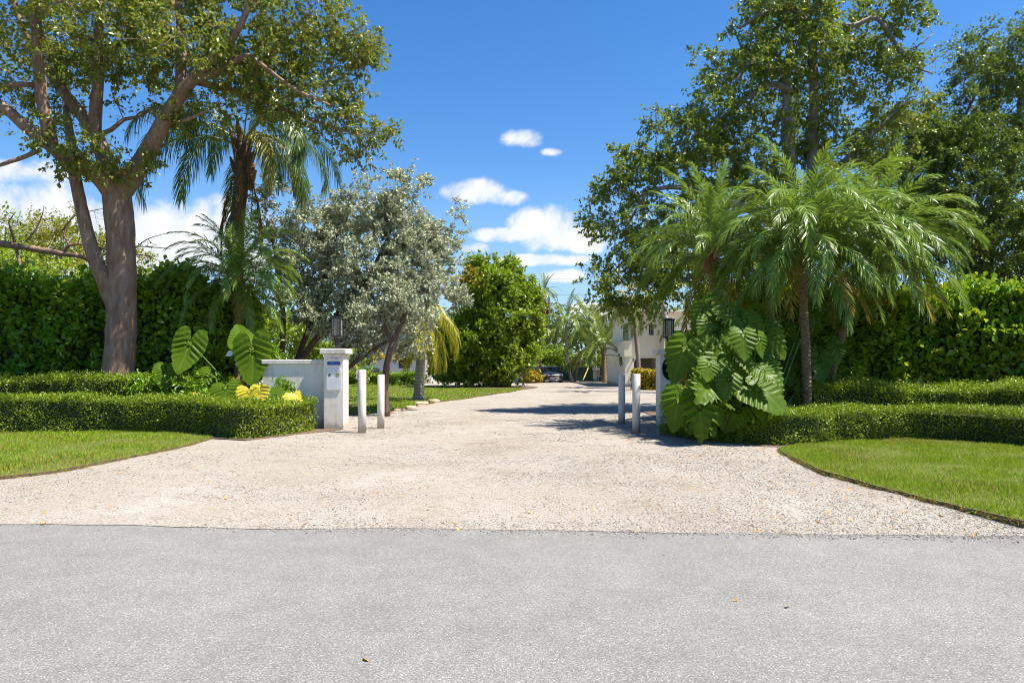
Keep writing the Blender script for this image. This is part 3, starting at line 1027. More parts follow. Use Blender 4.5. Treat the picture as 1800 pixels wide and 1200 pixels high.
LAWNS = {'left': wobble(dense_poly(left_lawn, .25), .10, 4), 'right': wobble(dense_poly(right_lawn, .2), .10, 5), 'inner': wobble(dense_poly(inner_lawn, .6), .2, 6)}
sheet('planting_bed', [(-34, 14.7), (-10.9, 14.45), (-7, 14.3), (-5.9, 13.65), (-5.2, 13.35), (-4.6, 14.4), (-3.9, 15.55), (-4.2, 16.4), (-5, 19.0), (-34, 21.5)], 0.045, 'mulch', 0.06, None, label='dark mulched bed under the hedges left of the drive')
sheet('planting_bed', [(3.5, 15.9), (3.1, 14.4), (3.6, 13.3), (4.5, 12.3), (5.4, 12.25), (6.5, 12.75), (7.8, 13.1), (8.9, 11.7), (10.5, 10.7), (34, 9), (34, 22), (4.2, 22), (3.9, 17)], 0.045, 'mulch', 0.06, label='dark mulched bed under the hedges right of the drive')
sheet('litter_bed', gpoly([(800, 682.5), (860, 685), (925, 684.5), (945, 682), (930, 680), (860, 679), (790, 679.6)]), 0.085, 'mulch', 0.06, label='brown leaf litter under the round green tree')
for k, z in (('left', .060), ('right', .075), ('inner', .060)):
    sheet('lawn', LAWNS[k], z, 'lawn_soil', z + .02, 'mulch', label={'left': 'mown verge left of the drive', 'right': 'mown verge right of the drive', 'inner': 'shaded lawn inside the gate'}[k])


def grass(poly, n, h, w, seed, z, label, ymax=None, bias=True, edge_n=0):
    rng = np.random.default_rng(seed)
    poly = np.array(poly)
    clip = np.array([p for p in poly])
    p = scatter(clip, n * 3 if bias else n, rng)
    if bias:
        d = np.hypot(p[:, 0], p[:, 1])
        vis = np.abs(p[:, 0]) / np.maximum(p[:, 1], .1) < 0.86
        pr = np.where(vis, 1.0, 0.12) * np.clip((9.0 / d) ** 1.2, 0, 1.6)
        p = p[np.argsort(rng.random(len(p)) / pr)[:n]]
    m = len(p)
    hv = h * (0.55 + 0.9 * vnoise(p[:, 0] + 40, p[:, 1], 0.6, seed)) * rng.uniform(.6, 1.25, m)
    C = np.c_[p, np.full(m, z)]
    A = np.c_[rng.normal(0, .55, (m, 2)), np.ones(m)]
    N = np.c_[rng.normal(size=(m, 2)), np.zeros(m)]
    mb = MB()
    dry = rng.random(m) < 0.07 + 0.35 * np.clip((vnoise(p[:, 0] + 90, p[:, 1], .9, seed + 1) - .55) * 3, 0, 1)
    wide = (w / h)
    for mk, mt in ((~dry, 'grass_blade'), (dry, 'dry_grass')):
        leaves(mb, C[mk], A[mk], N[mk], hv[mk], T_BLADE, mt, wide)
    if edge_n:
        seg = np.linalg.norm(np.roll(poly, -1, 0) - poly, axis=1)
        ii = rng.choice(len(poly), edge_n, p=seg / seg.sum())
        t = rng.random((edge_n, 1))
        q = poly[ii] * (1 - t) + np.roll(poly, -1, 0)[ii] * t
        nrm = np.roll(poly, -1, 0)[ii] - poly[ii]
        cen = poly.mean(0)
        o = np.stack([nrm[:, 1], -nrm[:, 0]], 1)
        o *= np.sign(np.sum(o * (q - cen), 1))[:, None]
        o = norm(o)
        C = np.c_[q + o * rng.uniform(-.02, .02, (edge_n, 1)), rng.uniform(0.0, z, edge_n)]
        A = np.c_[o * rng.uniform(.1, 1.2, (edge_n, 1)) + rng.normal(0, .4, (edge_n, 2)), rng.uniform(-.4, 1.0, edge_n)]
        N = np.c_[rng.normal(size=(edge_n, 2)), np.zeros(edge_n)]
        mt = rng.random(edge_n) < .80
        for mk, mn in ((mt, 'dry_grass'), (~mt, 'grass_blade')):
            leaves(mb, C[mk], A[mk], N[mk], h * rng.uniform(.7, 1.5, mk.sum()), T_BLADE, mn, wide)
    tag(build(mb, 'grass'), label, None, None, 'stuff')


grass(LAWNS['left'], 90000, .055, .0085, 11, .055, 'short mown grass on the verge left of the drive', edge_n=9000)
grass(LAWNS['right'], 150000, .050, .0070, 12, .070, 'short mown grass on the verge right of the drive', edge_n=16000)
grass(LAWNS['inner'], 80000, .075, .022, 13, .055, 'green lawn grass inside the gate behind the left bollards', edge_n=5000)

# loose limestone chips and fallen leaves
rng = np.random.default_rng(21)
OCT_V = np.array([(1, 0, 0), (-1, 0, 0), (0, 1, 0), (0, -1, 0), (0, 0, .8), (0, 0, -.8)], float)
OCT_F = np.array([(0, 2, 4), (2, 1, 4), (1, 3, 4), (3, 0, 4), (2, 0, 5), (1, 2, 5), (3, 1, 5), (0, 3, 5)])
beds = [np.array(LAWNS[k]) for k in LAWNS]


def drive_z(x, y):
    g0 = y - edge(x)
    return (0.004 + 0.030 * vnoise(x + 50, g0, 1.7, 5) + 0.012 * vnoise(x + 50, g0, 0.45, 6)) * np.clip(g0 / 1.2, .15, 1)


def on_drive(n, y0, y1, rng):
    u = rng.random(n)
    y = y0 * (y1 / y0) ** u
    x = (rng.random(n) * 2 - 1) * y * 0.80
    y = y + 0.0
    ok = (y > edge(x) - 0.05 - 0.22 * rng.random(n) ** 3)
    p = np.c_[x, y][ok]
    for b_ in beds:
        p = p[~inpoly(p, b_)]
    return p


p = on_drive(190000, 5.7, 24, rng)
loose = vnoise(p[:, 0] + 50, p[:, 1], 1.3, 31) * .6 + vnoise(p[:, 0] + 50, p[:, 1], .4, 32) * .4
near_edge = np.exp(-np.maximum(0, p[:, 1] - edge(p[:, 0])) / .35)
right_side = np.clip((p[:, 0] + 1.0) / 5, 0, .45)
keep = rng.random(len(p)) < np.clip((loose - .46) * 2.2 + right_side + .40 * near_edge * (p[:, 0] > -3) + .04, .03, 1)
p = p[keep][:95000]
n = len(p)
S = (0.0052 + 0.0085 * rng.random(n) ** 2.0) * np.clip(p[:, 1] / 9, .9, 1.7)
q = rng.normal(size=(n, 3, 3))
e1 = norm(q[:, 0])
e2 = norm(q[:, 1] - e1 * np.sum(q[:, 1] * e1, 1, keepdims=True))
e3 = np.cross(e1, e2)
sc3 = rng.uniform(.6, 1.3, (n, 3))
V = OCT_V[None] * (1 + rng.normal(0, .22, (n, 6, 1)))
V = (V[:, :, 0:1] * e1[:, None] * sc3[:, None, 0:1] + V[:, :, 1:2] * e2[:, None] * sc3[:, None, 1:2] + V[:, :, 2:3] * e3[:, None] * sc3[:, None, 2:3])
V[:, :, 2] *= .7
V = V * S[:, None, None] + np.c_[p, drive_z(p[:, 0], p[:, 1]) + S * .25][:, None]
mb = MB()
mb.add(V.reshape(-1, 3), (OCT_F[None] + (np.arange(n) * 6)[:, None, None]).reshape(-1, 3), 'limestone_chip')
tag(build(mb, 'gravel'), 'loose white limestone chips on the driveway', None, None, 'stuff')

p = on_drive(14000, 5.9, 30, rng)
w = np.full(len(p), .05)
w += .9 * np.exp(-((p[:, 0] - 4.2) / 1.4) ** 2) * np.exp(-((p[:, 1] - 13.2) / 2.2) ** 2)
w += .5 * np.exp(-((p[:, 0] + 4.2) / 1.0) ** 2) * np.exp(-((p[:, 1] - 15.5) / 1.8) ** 2)
w += .12 * np.clip((p[:, 0]) / 4, 0, 1)
for b_ in (np.array(left_lawn), np.array(right_lawn)):
    dmin = np.min(np.linalg.norm(p[:, None] - np.array(dense_poly([tuple(x) for x in b_], .4))[None], axis=2), axis=1)
    w += .85 * np.exp(-dmin / .16)
p = p[rng.random(len(p)) < w * .55]
n = len(p)
lawnp = np.vstack([scatter(np.array(LAWNS[k]), 60, rng) for k in ('left', 'right')])
C = np.vstack([np.c_[p, drive_z(p[:, 0], p[:, 1]) + .012], np.c_[lawnp, np.full(len(lawnp), .11)], np.c_[rng.uniform(-4, 4, 6), rng.uniform(3.4, 5.9, 6), np.full(6, .006)]])
n = len(C)
mb = MB()
leaves(mb, C, np.c_[rng.normal(size=(n, 2)), rng.normal(0, .25, n)], np.c_[rng.normal(0, .5, (n, 2)), np.ones(n)], rng.uniform(.022, .058, n), T_OVAL, 'dry_leaf', 1.1)
tag(build(mb, 'fallen_leaves'), 'dry brown fallen leaves along the edges of drive and verges', None, None, 'stuff')

# edging stones at the corner of the inner lawn
grp = 'rough stones edging the inner lawn'
for i, (px, py, sx, sy, sz, a) in enumerate([(763, 709, .55, .22, .16, .45), (741, 714, .60, .24, .17, .35), (722, 720, .42, .20, .13, .2), (704, 724, .45, .18, .11, .15), (690, 728, .32, .16, .09, .0)]):
    import bmesh
    bm = bmesh.new()
    bmesh.ops.create_icosphere(bm, subdivisions=3, radius=1)
    for v in bm.verts:
        c = v.co
        k = 1 + .22 * (vnoise(np.array([c.x * 2 + 9 + i]), np.array([c.y * 2 + c.z * 3 + 9]), .8, 40 + i)[0] - .5)
        m_ = max(abs(c.x), abs(c.y), abs(c.z))
        v.co = Vector((c.x / m_ ** .6 * sx * k * .5, c.y / m_ ** .6 * sy * k * .5, c.z / m_ ** .6 * sz * k * .6))
    me = bpy.data.meshes.new('edging_stone')
    bm.to_mesh(me)
    bm.free()
    me.materials.append(MATS['edging_stone'])
    g2 = G(px, py)
    o = link('edging_stone', me, None, Matrix.Translation((g2[0], g2[1], sz * .5)) @ Matrix.Rotation(a + .5, 4, 'Z'))
    tag(o, ['long pinkish edging stone farthest from the bollards at the lawn corner', 'large pinkish edging stone next to the farthest one', 'middle pinkish edging stone of the lawn corner',
            'flat pinkish edging stone second nearest the bollards', 'small low edging stone nearest the bollards'][i], 'stone', grp)

# ================================================================== gate: wall, pillars, lanterns, signs, bollards
X0, X1 = -4.32, -3.86
pil = root('gate_pillar', (-4.09, 15.9, 0), 'white stucco gate pillar carrying the blue sign and notice plate', 'pillar')
mb = MB()
box(mb, X0, X1, 15.65, 16.13, -.05, 1.76, 'white_stucco')
bevel(build(mb, 'shaft', pil), .014)
mb = MB()
box(mb, X0 - .075, X1 + .075, 15.575, 16.205, 1.76, 1.885, 'cap_stucco')
bevel(build(mb, 'cap', pil), .018)
wal = root('garden_wall', (-5.1, 16.2, 0), 'low white stucco wall joining the left gate pillar', 'wall')
mb = MB()
box(mb, -5.85, X0 - .002, 16.02, 16.24, -.05, 1.53, 'white_stucco')
build(mb, 'panel', wal)
mb = MB()
box(mb, -5.87, X0 - .004, 15.985, 16.275, 1.53, 1.635, 'cap_stucco')
bevel(build(mb, 'coping', wal), .014)
XR0, XR1 = 3.553, 4.03
pir = root('gate_pillar', (3.79, 16.65, 0), 'white stucco gate pillar half hidden by large leaves and bearing the dark oval', 'pillar')
mb = MB()
box(mb, XR0, XR1, 16.4, 16.88, -.05, 1.765, 'white_stucco')
bevel(build(mb, 'shaft', pir), .014)
mb = MB()
box(mb, XR0 - .075, XR1 + .075, 16.325, 16.955, 1.765, 1.89, 'cap_stucco')
bevel(build(mb, 'cap', pir), .018)


def lantern(x, y, z, label):
    rt = root('post_lantern', (x, y, z), label, 'lantern', 'lanterns on the gate pillars')
    mb = MB()
    box(mb, x - .075, x + .075, y - .075, y + .075, z, z + .02, 'black_metal')
    tube(mb, [(x, y, z + .02), (x, y, z + .27)], .042, 'black_metal', 12)
    tube(mb, [(x, y, z + .24), (x, y, z + .275)], [.05, .085], 'black_metal', 12)
    build(mb, 'post', rt)
    zb, zt, h = z + .275, z + .70, .115
    mb = MB()
    box(mb, x - h, x + h, y - h, y + h, zb, zb + .03, 'black_metal')
    for sx in (-1, 1):
        for sy in (-1, 1):
            cx, cy = x + sx * (h - .014), y + sy * (h - .014)
            box(mb, cx - .014, cx + .014, cy - .014, cy + .014, zb + .03, zt, 'black_metal')
    for s in (-1, 1):
        box(mb, x - .004 + s * .045, x + .004 + s * .045, y - h, y - h + .008, zb + .03, zt, 'black_metal')
    box(mb, x - h - .012, x + h + .012, y - h - .012, y + h + .012, zt, zt + .035, 'black_metal')
    box(mb, x - .07, x + .07, y - .07, y + .07, zt + .035, zt + .055, 'black_metal')
    build(mb, 'frame', rt)
    for dx, dy in ((0, -1), (0, 1), (1, 0), (-1, 0)):
        mb = MB()
        w, t, d = h - .03, .004, h - .014
        if dx:
            box(mb, x + dx * d - t, x + dx * d + t, y - w, y + w, zb + .031, zt - .001, 'seeded_glass')
        else:
            box(mb, x - w, x + w, y + dy * d - t, y + dy * d + t, zb + .031, zt - .001, 'seeded_glass')
        build(mb, 'pane', rt)
    mb = MB()
    tube(mb, [(x, y, zb + .03), (x, y, zb + .16)], .018, 'white_label', 8)
    build(mb, 'candle_socket', rt)
    return rt


lantern(-4.07, 15.87, 1.885, 'black square glass lantern on the pillar with the blue sign')
lantern(3.81, 16.62, 1.89, 'black square glass lantern on the pillar beside the big leaves')

# signs: the lettering is too small to be read in the photograph, only its strokes show
def strokes(mb, x0, x1, z, h, y, mat, rng, slant=.15, fill=.8):
    x = x0
    while x < x1:
        w = rng.uniform(.35, .75) * h
        if rng.random() < fill:
            zz = z + rng.uniform(-.12, .12) * h
            hh = h * rng.choice([.55, .55, .62, 1.0])
            t = h * .13
            for k in range(rng.integers(1, 3)):
                xx = x + k * w * .6
                mb.add([(xx, y, zz), (xx + t, y, zz), (xx + t + slant * hh, y, zz + hh), (xx + slant * hh, y, zz + hh)], np.array([(0, 1, 2, 3)]), mat)
            if rng.random() < .7:
                zc = zz + hh * rng.choice([0.0, .45, .9])
                mb.add([(x, y, zc), (x + w * .8, y, zc), (x + w * .8, y, zc + t), (x, y, zc + t)], np.array([(0, 1, 2, 3)]), mat)
        x += w + h * .12


rng = np.random.default_rng(77)
pz = lambda py: CAM_H + (HY - py) / FPX * 15.65
pxx = lambda px: (px - HX) / FPX * 15.65
sg = root('name_sign', (pxx(586), 15.64, pz(636)), 'small sign with faint script above a blue strip on the left pillar', 'sign')
mb = MB()
box(mb, pxx(575.2), pxx(598), 15.641, 15.6495, pz(641.4), pz(635.4), 'sign_blue')
bevel(build(mb, 'blue_strip', sg), .006)
mb = MB()
strokes(mb, pxx(575.5), pxx(597), pz(629.5), .036, 15.646, 'sign_ink', rng, .25)
strokes(mb, pxx(582.5), pxx(597), pz(632.3), .028, 15.646, 'sign_ink_violet', rng, .2)
strokes(mb, pxx(584.5), pxx(593), pz(634.6), .018, 15.646, 'sign_ink_violet', rng, .2)
build(mb, 'script_lettering', sg)
mb = MB()
strokes(mb, pxx(578.5), pxx(595), pz(639.3), .030, 15.6395, 'sign_ink_pale', rng, .1)
build(mb, 'strip_lettering', sg)

nt = root('notice_plate', (pxx(586.5), 15.63, pz(666)), 'rounded white metal notice plate with star and green ring below the blue sign', 'sign')
mb = MB()
xa, xb, za, zb = pxx(574.3), pxx(599.3), pz(685.5), pz(647.6)
ol, r_ = [], .03
for cx, cz, a0 in ((xb - r_, zb - r_, 0), (xa + r_, zb - r_, 90), (xa + r_, za + r_, 180), (xb - r_, za + r_, 270)):
    for k in range(5):
        t = R(a0 + k * 22.5)
        ol.append((cx + r_ * math.cos(t), cz + r_ * math.sin(t)))
nn = len(ol)
V = [(x, 15.630, z) for x, z in ol] + [(x, 15.6495, z) for x, z in ol] + [((xa + xb) / 2, 15.630, (za + zb) / 2)]
mb.add(V, [np.array([(i, (i + 1) % nn, 2 * nn) for i in range(nn)]), np.array([(i, nn + i, nn + (i + 1) % nn, (i + 1) % nn) for i in range(nn)])], 'sign_plate')
build(mb, 'plate', nt)
mb = MB()
for k in range(nn):
    (xp, zp), (xq, zq) = ol[k], ol[(k + 1) % nn]
    s = lambda x, z, f: ((xa + xb) / 2 + (x - (xa + xb) / 2) * f, 15.6275, (za + zb) / 2 + (z - (za + zb) / 2) * (1 - (1 - f) * .6))
    mb.add([s(xp, zp, .985), s(xq, zq, .985), s(xq, zq, .955), s(xp, zp, .955)], np.array([(0, 1, 2, 3)]), 'sign_ink_grey')
build(mb, 'border_line', nt)
mb = MB()
cx, cz = pxx(579.5), pz(658.8)
V = [(cx, 15.627, cz)] + [(cx + (.047 if i % 2 == 0 else .019) * math.sin(i * math.pi / 5), 15.627, cz + (.047 if i % 2 == 0 else .019) * math.cos(i * math.pi / 5)) for i in range(10)]
mb.add(V, np.array([(0, 1 + i, 1 + (i + 1) % 10) for i in range(10)]), 'sign_star')
build(mb, 'star', nt)
mb = MB()
cx, cz = pxx(593.7), pz(658.4)
def ring(mb, r0, r1, y, mat, n=24):
    V = [(cx + r * math.cos(i * 2 * math.pi / n), y, cz + r * math.sin(i * 2 * math.pi / n)) for r in (r0, r1) for i in range(n)]
    mb.add(V, np.array([(i, (i + 1) % n, n + (i + 1) % n, n + i) for i in range(n)]), mat)
ring(mb, .026, .047, 15.627, 'sign_lime')
ring(mb, .003, .025, 15.626, 'sign_sky')
ring(mb, .020, .027, 15.625, 'sign_star')
build(mb, 'round_emblem', nt)
mb = MB()
strokes(mb, pxx(576), pxx(585), pz(651.8), .020, 15.627, 'sign_ink', rng, 0)
strokes(mb, pxx(587.5), pxx(597), pz(651.8), .020, 15.627, 'sign_ink', rng, 0)
for k, (py, e) in enumerate(((666, 592), (669.2, 588), (672, 597), (675.2, 587), (678, 594), (682.2, 594))):
    strokes(mb, pxx(576.5), pxx(e), pz(py), .016, 15.627, 'sign_ink_grey', rng, 0, .75)
build(mb, 'printed_lines', nt)

ov = root('oval_sign', (3.80, 16.39, 1.42), 'dark oval plaque with pale emblem on the right pillar, partly covered by a leaf', 'sign')
mb = MB()
n = 40
cx, cz, aw, ah = 3.795, 1.425, .20, .285
ell = lambda f, y: [(cx + f * aw * math.cos(i * 2 * math.pi / n), y, cz + f * ah * math.sin(i * 2 * math.pi / n)) for i in range(n)]
V = ell(1, 16.372) + ell(1, 16.399) + [(cx, 16.372, cz)]
mb.add(V, [np.array([((i + 1) % n, i, 2 * n) for i in range(n)]), np.array([(i, (i + 1) % n, n + (i + 1) % n, n + i) for i in range(n)])], 'oval_green_black')
build(mb, 'plaque', ov)
mb = MB()
tube(mb, ell(1.0, 16.372) + [ell(1.0, 16.372)[0]], .009, 'sign_ink_grey', 6, cap=False)
build(mb, 'rim', ov, True)
mb = MB()
rng = np.random.default_rng(5)
for k in range(9):   # pale stem and small blossoms
    t = k / 8
    bx, bz = cx - .02 + .09 * t * math.cos(3 * t), cz - .16 + .30 * t
    r = .012 + .012 * rng.random()
    V = [(bx, 16.369, bz)] + [(bx + r * math.cos(i * math.pi / 3 + k), 16.369, bz + r * math.sin(i * math.pi / 3 + k)) for i in range(6)]
    mb.add(V, np.array([(0, 1 + (i + 1) % 6, 1 + i) for i in range(6)]), 'oval_gilt')
build(mb, 'emblem', ov)

bl = None
for i, (px, Y, h, rr, label) in enumerate([(636.5, 15.0, 1.40, .0875, 'white pipe bollard with a small bracket, nearest the sign pillar'), (669.5, 16.07, 1.287, .083, 'white pipe bollard in front of the brown tree trunk'),
                                         (1093, 17.14, 1.287, .086, 'weathered white pipe bollard nearest the driveway on the side of the big leaves'),
                                         (1118.5, 15.0, 1.31, .0875, 'rust-spotted white pipe bollard closest to the oval sign pillar')]):
    x = (px - HX) / FPX * Y
    if bl is None:
        bl = root('bollard', (x, Y, 0), label, 'bollard', 'white pipe bollards at the gate')
        mb = MB()
        tube(mb, [(x, Y, -.05), (x, Y, .5), (x, Y, h - .012), (x, Y, h)], [rr, rr, rr, rr - .012], 'bollard_paint', 28, cap=True)
        post = build(mb, 'post', bl)
        post.data.polygons.foreach_set('use_smooth', np.array([len(f.vertices) == 4 for f in post.data.polygons]))
        mb = MB()
        box(mb, x - rr - .035, x - rr + .004, Y - .055, Y - .005, h - .20, h - .025, 'bollard_paint')
        bevel(build(mb, 'bracket', bl), .008)
        h0, r0 = h, rr
        continue
    o = bl.copy()
    COL.objects.link(o)
    o.matrix_basis = Matrix.Translation((x, Y, 0)) @ Matrix.Diagonal((rr / r0, rr / r0, h / h0, 1)) @ Matrix.Rotation(i * 1.1, 4, 'Z')
    o['label'] = label
    c = post.copy()
    COL.objects.link(c)
    c.parent = o
    c.matrix_parent_inverse = post.matrix_parent_inverse.copy()

# ================================================================== houses and fence
def part(rt, name, dims, mat, bv=0.0):
    mb = MB()
    box(mb, *dims, mat)
    o = build(mb, name, rt)
    return bevel(o, bv) if bv else o


HYF = 47.0
hx = lambda px, Y=HYF: (px - HX) / FPX * Y
hz = lambda py, Y=HYF: CAM_H + (HY - py) / FPX * Y
hs_ = root('stucco_house', (14, 52, 0), 'cream stucco house with a dark garage opening behind the oval sign pillar', 'house')
xl, xg0, xg1, xr = hx(1099), hx(1114.5), hx(1158), hx(1162)
part(hs_, 'wall', (xl, xg0, HYF, HYF + 9, -.1, hz(626)), 'house_stucco')
part(hs_, 'wall', (xg1, 22, HYF, HYF + 9, -.1, hz(626)), 'house_stucco')
part(hs_, 'upper_wall', (hx(1110), hx(1140.5), HYF, HYF + 9, hz(626), hz(549)), 'house_stucco')
part(hs_, 'upper_wall', (hx(1140.5), hx(1149.5), HYF, HYF + 9, hz(626), hz(589)), 'house_stucco')
part(hs_, 'upper_wall', (hx(1140.5), hx(1149.5), HYF, HYF + 9, hz(569), hz(549)), 'house_stucco')
part(hs_, 'upper_wall', (hx(1149.5), 22, HYF, HYF + 9, hz(626), hz(549)), 'house_stucco')
part(hs_, 'parapet', (hx(1097), hx(1110) - .004, HYF - .12, HYF + 8.9, hz(626), hz(601)), 'house_stucco')
part(hs_, 'coping', (hx(1097) - .06, hx(1110) - .006, HYF - .18, HYF + 8.9, hz(601), hz(599.4)), 'cap_stucco')
part(hs_, 'lintel', (xg0, xg1, HYF - .03, HYF + .35, hz(629), hz(626) - .003), 'house_stucco')
part(hs_, 'soffit', (xg0 + .002, xg1 - .002, HYF + .36, HYF + 2.6, hz(628), hz(626) - .003), 'soffit')
gd = part(hs_, 'garage_door', (xg0 + .002, xg1 - .002, HYF + 2.6, HYF + 2.75, -.1, hz(628) - .003), 'garage_panel')
for k in range(4):
    part(hs_, 'door_panel', (hx(1127), xg1 - .15, HYF + 2.57, HYF + 2.598, .12 + .52 * k, .12 + .52 * k + .46), 'garage_panel', .015)
part(hs_, 'corner_pier', (hx(1163), hx(1169), HYF - .75, HYF - .003, -.1, hz(549)), 'white_stucco')
wf = part(hs_, 'window', (hx(1140.5) + .01, hx(1149.5) - .01, HYF + .22, HYF + .27, hz(589), hz(569)), 'window_frame')
part(wf, 'pane', (hx(1140.5) + .05, hx(1145) - .02, HYF + .20, HYF + .217, hz(588), hz(570)), 'window_dark')
part(wf, 'pane', (hx(1145) + .02, hx(1149.5) - .05, HYF + .20, HYF + .217, hz(588), hz(570)), 'window_dark')
part(hs_, 'roof', (hx(1110) - .35, 22.3, HYF - .35, HYF + 9.3, hz(549) + .002, hz(545.5)), 'cap_stucco', .03)
bd = part(hs_, 'balcony_door', (hx(1110) - .03, hx(1110) - .006, HYF + 1.2, HYF + 3.4, hz(599), hz(565)), 'window_dark')
mb = MB()
for k in range(5):   # arched corners of the garage opening
    a0, a1 = R(90 + k * 18), R(108 + k * 18)
    r_ = .38
    cx, cz = xg0 + r_, hz(629) - r_
    V = []
    for yy in (HYF + .01, HYF + .30):
        V += [(xg0, yy, hz(629)), (cx + r_ * math.cos(a0), yy, cz + r_ * math.sin(a0)), (cx + r_ * math.cos(a1), yy, cz + r_ * math.sin(a1))]
    mb.add(V, [np.array([(0, 1, 2), (3, 5, 4)]), np.array([(1, 4, 5, 2)])], 'house_stucco')
build(mb, 'arch_corner', hs_)
for k in range(7):
    part(hs_, 'railing_bar', (hx(1098) + k * .07, hx(1098) + k * .07 + .02, HYF - .1, HYF - .08, hz(599) - .003, hz(585)), 'grey_house_wall')
part(hs_, 'wall_light', (hx(1112.2), hx(1113.4), HYF - .10, HYF - .003, hz(634), hz(630.5)), 'black_metal')

h2 = root('grey_house', (-9, 58, 0), 'pale grey house wall glimpsed behind the lawn palm', 'house')
lx = lambda px: (px - HX) / FPX * 56
part(h2, 'wall', (lx(560), lx(746), 56, 64, -.1, 5.2), 'grey_house_wall')
part(h2, 'corner_pier', (lx(746) + .003, lx(758), 55.7, 56.2, -.1, 5.2), 'white_stucco')
part(h2, 'upper_wall', (lx(746) + .003, lx(762), 56.2, 63, 2.6, 5.2), 'grey_house_wall')
part(h2, 'roof', (lx(555), lx(766), 55.5, 64.5, 5.202, 5.45), 'cap_stucco', .03)
wd = part(h2, 'window', (lx(700), lx(722), 55.93, 55.997, 1.2, 2.7), 'window_frame')
part(wd, 'pane', (lx(701), lx(710.5), 55.91, 55.928, 1.27, 2.63), 'window_dark')
part(wd, 'pane', (lx(711.5), lx(721), 55.91, 55.928, 1.27, 2.63), 'window_dark')
tb = root('garden_bin', (lx(649), 53, 0), 'dark teal box with a black rounded lid behind the bollards', 'bin')
bx = (649 - 900) / 1200 * 53
part(tb, 'body', (bx - .75, bx + .75, 52.6, 53.4, 0, 1.35), 'teal_bin', .04)
mb = MB()
tube(mb, [(bx + .05, 52.50, .85), (bx + .85, 52.50, .85)], .40, 'car_black', 16)
build(mb, 'lid', tb)
part(tb, 'rail', (bx - .9, bx + 1.5, 52.4, 52.46, .42, .50), 'edging_stone')

FY = 63.5
fx = lambda px: (px - HX) / FPX * FY
fn = root('screened_fence', (5, FY, 0), 'low fence covered with dark green windscreen cloth at the back of the drive', 'fence')
xe = list(np.linspace(fx(640), fx(1112), 10))
for a, b_ in zip(xe[:-1], xe[1:]):
    mb = MB()
    t = np.linspace(0, 1, 13)
    V = [(a + .03 + (b_ - a - .06) * u, FY + .05 * math.sin(u * 9 + a) * math.sin(3.1 * zz), .02 + zz * (1.36 - .05 * math.sin(math.pi * u))) for zz in (0, .5, 1) for u in t]
    F = np.array([(r * 13 + i, r * 13 + i + 1, (r + 1) * 13 + i + 1, (r + 1) * 13 + i) for r in (0, 1) for i in range(12)])
    mb.add(V, F, 'windscreen_mesh')
    build(mb, 'cloth_panel', fn, True)
for a in xe:
    mb = MB()
    tube(mb, [(a, FY + .08, 0), (a, FY + .08, 1.45)], .03, 'fence_rail', 8)
    build(mb, 'post', fn)
mb = MB()
tube(mb, [(xe[0], FY + .08, 1.40), (xe[-1], FY + .08, 1.40)], .022, 'fence_rail', 6)
build(mb, 'top_rail', fn)

# ------------------------------------------------------------------ utility things in front of the fence
def pp(px, Y):
    return (px - HX) / FPX * Y


mt = root('meter_pedestal', (pp(1047, 61), 61, 0), 'grey electric meter boxes on a pedestal by the fence', 'meter')
x = pp(1047, 61)
part(mt, 'cabinet', (x - .22, x + .10, 60.9, 61.15, .28, 1.0), 'meter_grey', .02)
part(mt, 'meter_box', (x - .28, x + .36, 60.88, 61.1, 1.03, 1.32), 'meter_grey', .03)
part(mt, 'side_box', (x + .13, x + .34, 60.9, 61.1, .45, 1.02), 'post_wood', .02)
mb = MB()
for dx in (-.12, .02, .22):
    tube(mb, [(x + dx, 61.0, -.02), (x + dx, 61.0, .46)], .025, 'meter_grey', 8)
tube(mb, [(x + .05, 61.0, 1.3), (x + .05, 61.0, 2.9)], .03, 'meter_grey', 8)
build(mb, 'conduit', mt)
mb = MB()
for dx in (0, .12):
    tube(mb, [(x + .35 + dx, 60.8, .62), (x + .60 + dx, 60.7, .25), (x + .95 + dx, 60.6, .03)], .022, 'fence_rail', 6)
build(mb, 'brace', mt)
gw = root('guy_wire', (pp(1024, 60.5), 60.5, 0), 'slanting guy wire with a bright yellow guard sleeve by the fence', 'guy wire')
a, b_ = P(1024, 670, 60.5), P(1034, 646, 61.5)
mb = MB()
tube(mb, [a, b_], .045, 'yellow_guard', 8)
build(mb, 'guard_sleeve', gw)
mb = MB()
tube(mb, [b_, b_ + (b_ - a) * 5.2], .012, 'cable', 5)
build(mb, 'wire', gw)
ps = root('timber_post', (pp(1084, 60), 60, 0), 'pale round timber post near the corner of the stucco house', 'post')
mb = MB()
tube(mb, [P(1083.5, 672, 60) * np.array([1, 1, 0]), P(1084.5, 598, 60)], [.11, .09], 'post_wood', 12)
build(mb, 'shaft', ps, True)
for k, (y0, y1) in enumerate(((497, 494), (527, 521))):
    mb = MB()
    pts = [P(200 + 100 * i, y0 + (y1 - y0) * i / 16 + 10 * ((i - 8) / 8) ** 2 - 6, 110) for i in range(17)]
    tube(mb, pts, .022, 'cable', 5)
    tag(build(mb, 'power_line'), ['upper thin power line across the sky far beyond the fence', 'lower thin power line across the sky far beyond the fence'][k], 'cable', 'overhead power lines')

